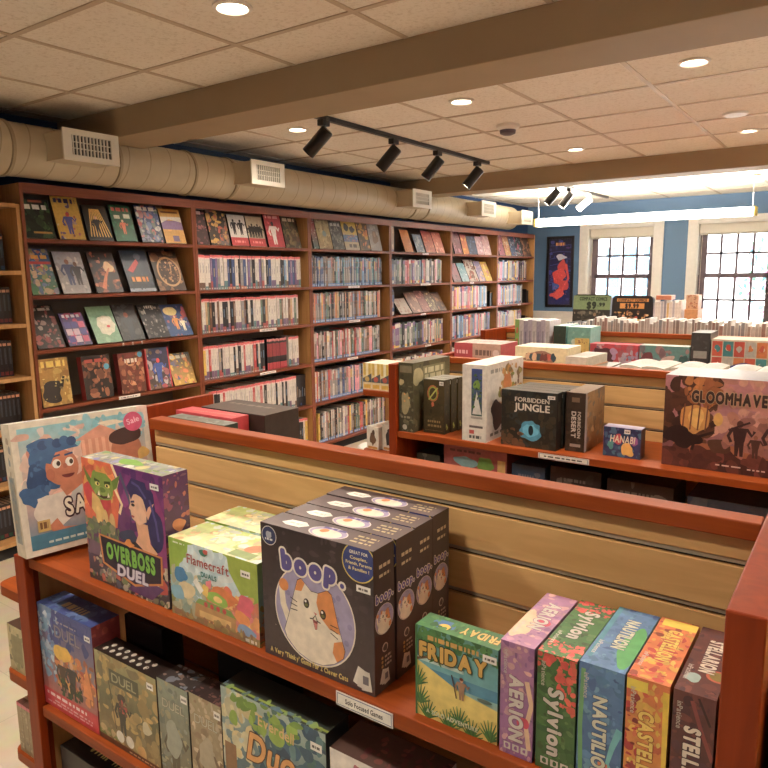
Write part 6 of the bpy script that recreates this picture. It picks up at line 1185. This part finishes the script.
# ================================================================== DISPLAY TABLE WITH THE PRICE SIGNS
t = thing('display_table', 'wooden display table of compact comics under the windows', 'table', (-2.0, 4.75, 0))
for x0, x1, y0, y1, z0, z1, nm in ((0, 1.6, 0, 1.05, 1.13, 1.16, 'table_top'), (0, 1.6, .04, .06, .1, 1.13, 'front_panel'), (0, .03, .06, 1.02, 0, 1.13, 'side_panel'), (1.57, 1.6, .06, 1.02, 0, 1.13, 'side_panel'), (.02, 1.58, .06, .98, 0, .1, 'base_plinth')):
    m = MB(); m.box(x0, x1, y0, y1, z0, z1, b=.002); m.build(nm, M['cherry'] if nm == 'table_top' else M['birch'], t)
ZT = 1.1604
def sign(label, x, y, w, h, body, fn, seed):
    t = thing('price_sign', label, 'sign', (x, y, ZT + .0056), (-math.radians(6), 0, 0))
    n = 6; R = .03; pts = [(R + R * math.cos(PI + PI / 2 * i / n), R + R * math.sin(PI + PI / 2 * i / n)) for i in range(n + 1)] + [(w - R + R * math.cos(-PI / 2 + PI / 2 * i / n), R + R * math.sin(-PI / 2 + PI / 2 * i / n)) for i in range(n + 1)] + [(w - R + R * math.cos(PI / 2 * i / n), h - R + R * math.sin(PI / 2 * i / n)) for i in range(n + 1)] + [(R + R * math.cos(PI / 2 + PI / 2 * i / n), h - R + R * math.sin(PI / 2 + PI / 2 * i / n)) for i in range(n + 1)]
    m = MB(); D = .05
    m.poly([(a, 0, b) for a, b in pts], body); m.poly([(a, D, b) for a, b in reversed(pts)], body)
    for i in range(len(pts)):
        a, b = pts[i - 1], pts[i]; m.poly([(a[0], 0, a[1]), (a[0], D, a[1]), (b[0], D, b[1]), (b[0], 0, b[1])], body)
    m.build('sign_board', M['satin'], t)
    m = MB(); tb = MB(); A = Art(m, (0, 0, 0), (1, 0, 0), (0, 0, 1), w, h, eps=.0001, seed=seed); B = A.on(tb); fn(A, B)
    m.build('sign_art', M['satin'], t); tb.build('sign_lettering', M['satin'], t)
def s1(A, B):
    A.rect(.0, .60, 1, .97, S(132, 156, 108)); A.splat(40, [S(70, 66, 56), S(110, 100, 84), S(40, 40, 36), S(150, 140, 120)], 0.04, .03, .96, .56, .03, .09); A.figure(.6, .02, .5, S(56, 52, 46), S(150, 120, 90))
    B.k = A.k + 3; B.text('COMPACT COMICS', .54, .885, .085, S(50, 66, 44), bold=.05, w=.74); B.text('$9', .50, .715, .17, S(44, 56, 40), bold=.07, w=.26); B.text('.99', .76, .735, .09, S(44, 56, 40), bold=.06, w=.2)
def s2(A, B):
    A.splat(40, [S(220, 150, 60), S(150, 90, 60), S(226, 180, 90), S(90, 60, 50), S(230, 200, 150)], .08, .04, .92, .58, .03, .08); A.figure(.3, .05, .45, S(180, 110, 80), SK); A.figure(.62, .05, .42, S(200, 170, 60), S(190, 70, 50)); A.rect(.12, .84, .9, .92, S(224, 150, 50)); A.rect(.2, .66, .8, .80, S(224, 150, 50))
    B.k = A.k + 3; B.text('COMPACT COMICS', .5, .88, .06, BK, bold=.05, w=.7); B.text('$9.99', .5, .73, .11, BK, bold=.07, w=.34)
sign('green-topped price sign over dark artwork, on the display table', -1.805, 5.02, .275, .275, S(50, 46, 40), s1, 180)
sign('black price sign with orange lettering and yellow picture, beside the green one', -1.512, 5.0, .28, .27, S(30, 26, 26), s2, 181)
x = -1.77
for i in range(9):
    w = rr.uniform(.014, .024)
    m = MB(); m.box(0, w * .85, 0, .15, 0, .085 + .004 * (i % 3), rr.choice([S(120, 126, 134), S(206, 200, 194), S(90, 90, 96)])); m.box(w * .85, w, .001, .149, 0, .084, S(226, 222, 214))
    o = m.build('compact_comic', M['satin'], loc=(x, 4.83, ZT)); tag(o, 'small upright compact comic before the green sign, %s from left' % nth(i + 1), 'comic', 'compact comics before the green sign'); x += w + .0008
x = -1.222
for i in range(10):
    w = rr.uniform(.012, .02); h = .235 + rr.uniform(-.012, .01)
    m = MB(); m.box(0, w * .8, 0, .16, 0, h, rr.choice([S(190, 190, 196), S(226, 220, 212), S(150, 150, 160), S(214, 180, 110)])); m.box(w * .8, w, .001, .159, 0, h * .99, S(236, 232, 226))
    o = m.build('bagged_comic', M['satin'], loc=(x, 5.0, ZT)); tag(o, 'tall pale comic right of the black sign, %s from left' % nth(i + 1), 'comic', 'tall comics right of the black sign'); x += w + .0008
game_box('orange wooden riser box at the right end of the display table', (-1.02, 5.0, ZT), .085, .16, .185, body=S(206, 150, 90), mat='satin', name='riser_box', cat='display riser', seed=190)
game_box('small tan book box on the orange riser', (-1.016, 5.02, ZT + .1855), .075, .12, .095, body=S(214, 170, 130), mat='satin', front=plainart(S(206, 160, 120), S(214, 176, 140), [S(170, 110, 80)], 12), seed=191)
game_box('small orange-topped pack lying on the tall pale comics', (-1.215, 5.03, ZT + .2465), .1, .12, .03, body=S(206, 120, 80), mat='satin', top=plainart(S(206, 120, 90), S(214, 150, 110), [S(230, 206, 190)], 10), seed=192)

# ================================================================== STOOL IN THE AISLE
t = thing('step_stool', 'round white-topped stool in the aisle by the third bookcase', 'stool', (-2.74, 3.83, 0))
m = MB(); m.lathe([(.0001, .42), (.135, .42), (.145, .412), (.145, .385), (.135, .375), (.0001, .375)], 0, 0); m.build('seat', M['plastic_white'], t, smooth=True)
m = MB(); m.lathe([(.12, .375), (.15, .05), (.155, .0)], 0, 0); m.build('body', M['black'], t, smooth=True)

# ================================================================== DAYLIGHT, CAMERA
W = bpy.data.worlds.new('daylight'); SC.world = W; W.use_nodes = True
nt = W.node_tree; bg = nt.nodes['Background']
sky = nt.nodes.new('ShaderNodeTexSky'); sky.sky_type = 'HOSEK_WILKIE'; sky.turbidity = 6; sky.sun_direction = Vector((.5, .4, .6)).normalized()
mxn = nt.nodes.new('ShaderNodeMix'); mxn.data_type = 'RGBA'; mxn.inputs['Factor'].default_value = .75; mxn.inputs['B'].default_value = (.95, .98, 1, 1)
nt.links.new(sky.outputs['Color'], mxn.inputs['A']); nt.links.new(mxn.outputs['Result'], bg.inputs['Color'])
bg.inputs['Strength'].default_value = E_SKY

cam = bpy.data.cameras.new('camera'); co = bpy.data.objects.new('camera', cam); COL.objects.link(co)
cam.sensor_width = 36; cam.sensor_fit = 'HORIZONTAL'; cam.lens = 690.3 / 768 * 36; cam.clip_start = .05
yaw, pitch, roll = math.radians(35.03), math.radians(9.0), math.radians(.657)
f = Vector((-math.sin(yaw) * math.cos(pitch), math.cos(yaw) * math.cos(pitch), -math.sin(pitch))); r0 = Vector((math.cos(yaw), math.sin(yaw), 0)); d0 = f.cross(r0)
rt = math.cos(roll) * r0 + math.sin(roll) * d0; dn = -math.sin(roll) * r0 + math.cos(roll) * d0
Mx = Matrix((rt, -dn, -f)).transposed().to_4x4(); Mx.translation = Vector((0, 0, 1.6)); co.matrix_world = Mx
SC.camera = co
vs = SC.view_settings; SC.display_settings.display_device = 'sRGB'
vs.view_transform = 'Standard'; vs.look = 'None'; vs.exposure = EXPO; vs.gamma = 1; vs.use_curve_mapping = False
SC.cycles.use_denoising = True
SC.cycles.max_bounces = 10; SC.cycles.diffuse_bounces = 6; SC.cycles.glossy_bounces = 4; SC.cycles.transparent_max_bounces = 12
SC.cycles.sample_clamp_indirect = 6

bpy.data.scenes.remove(_TS)
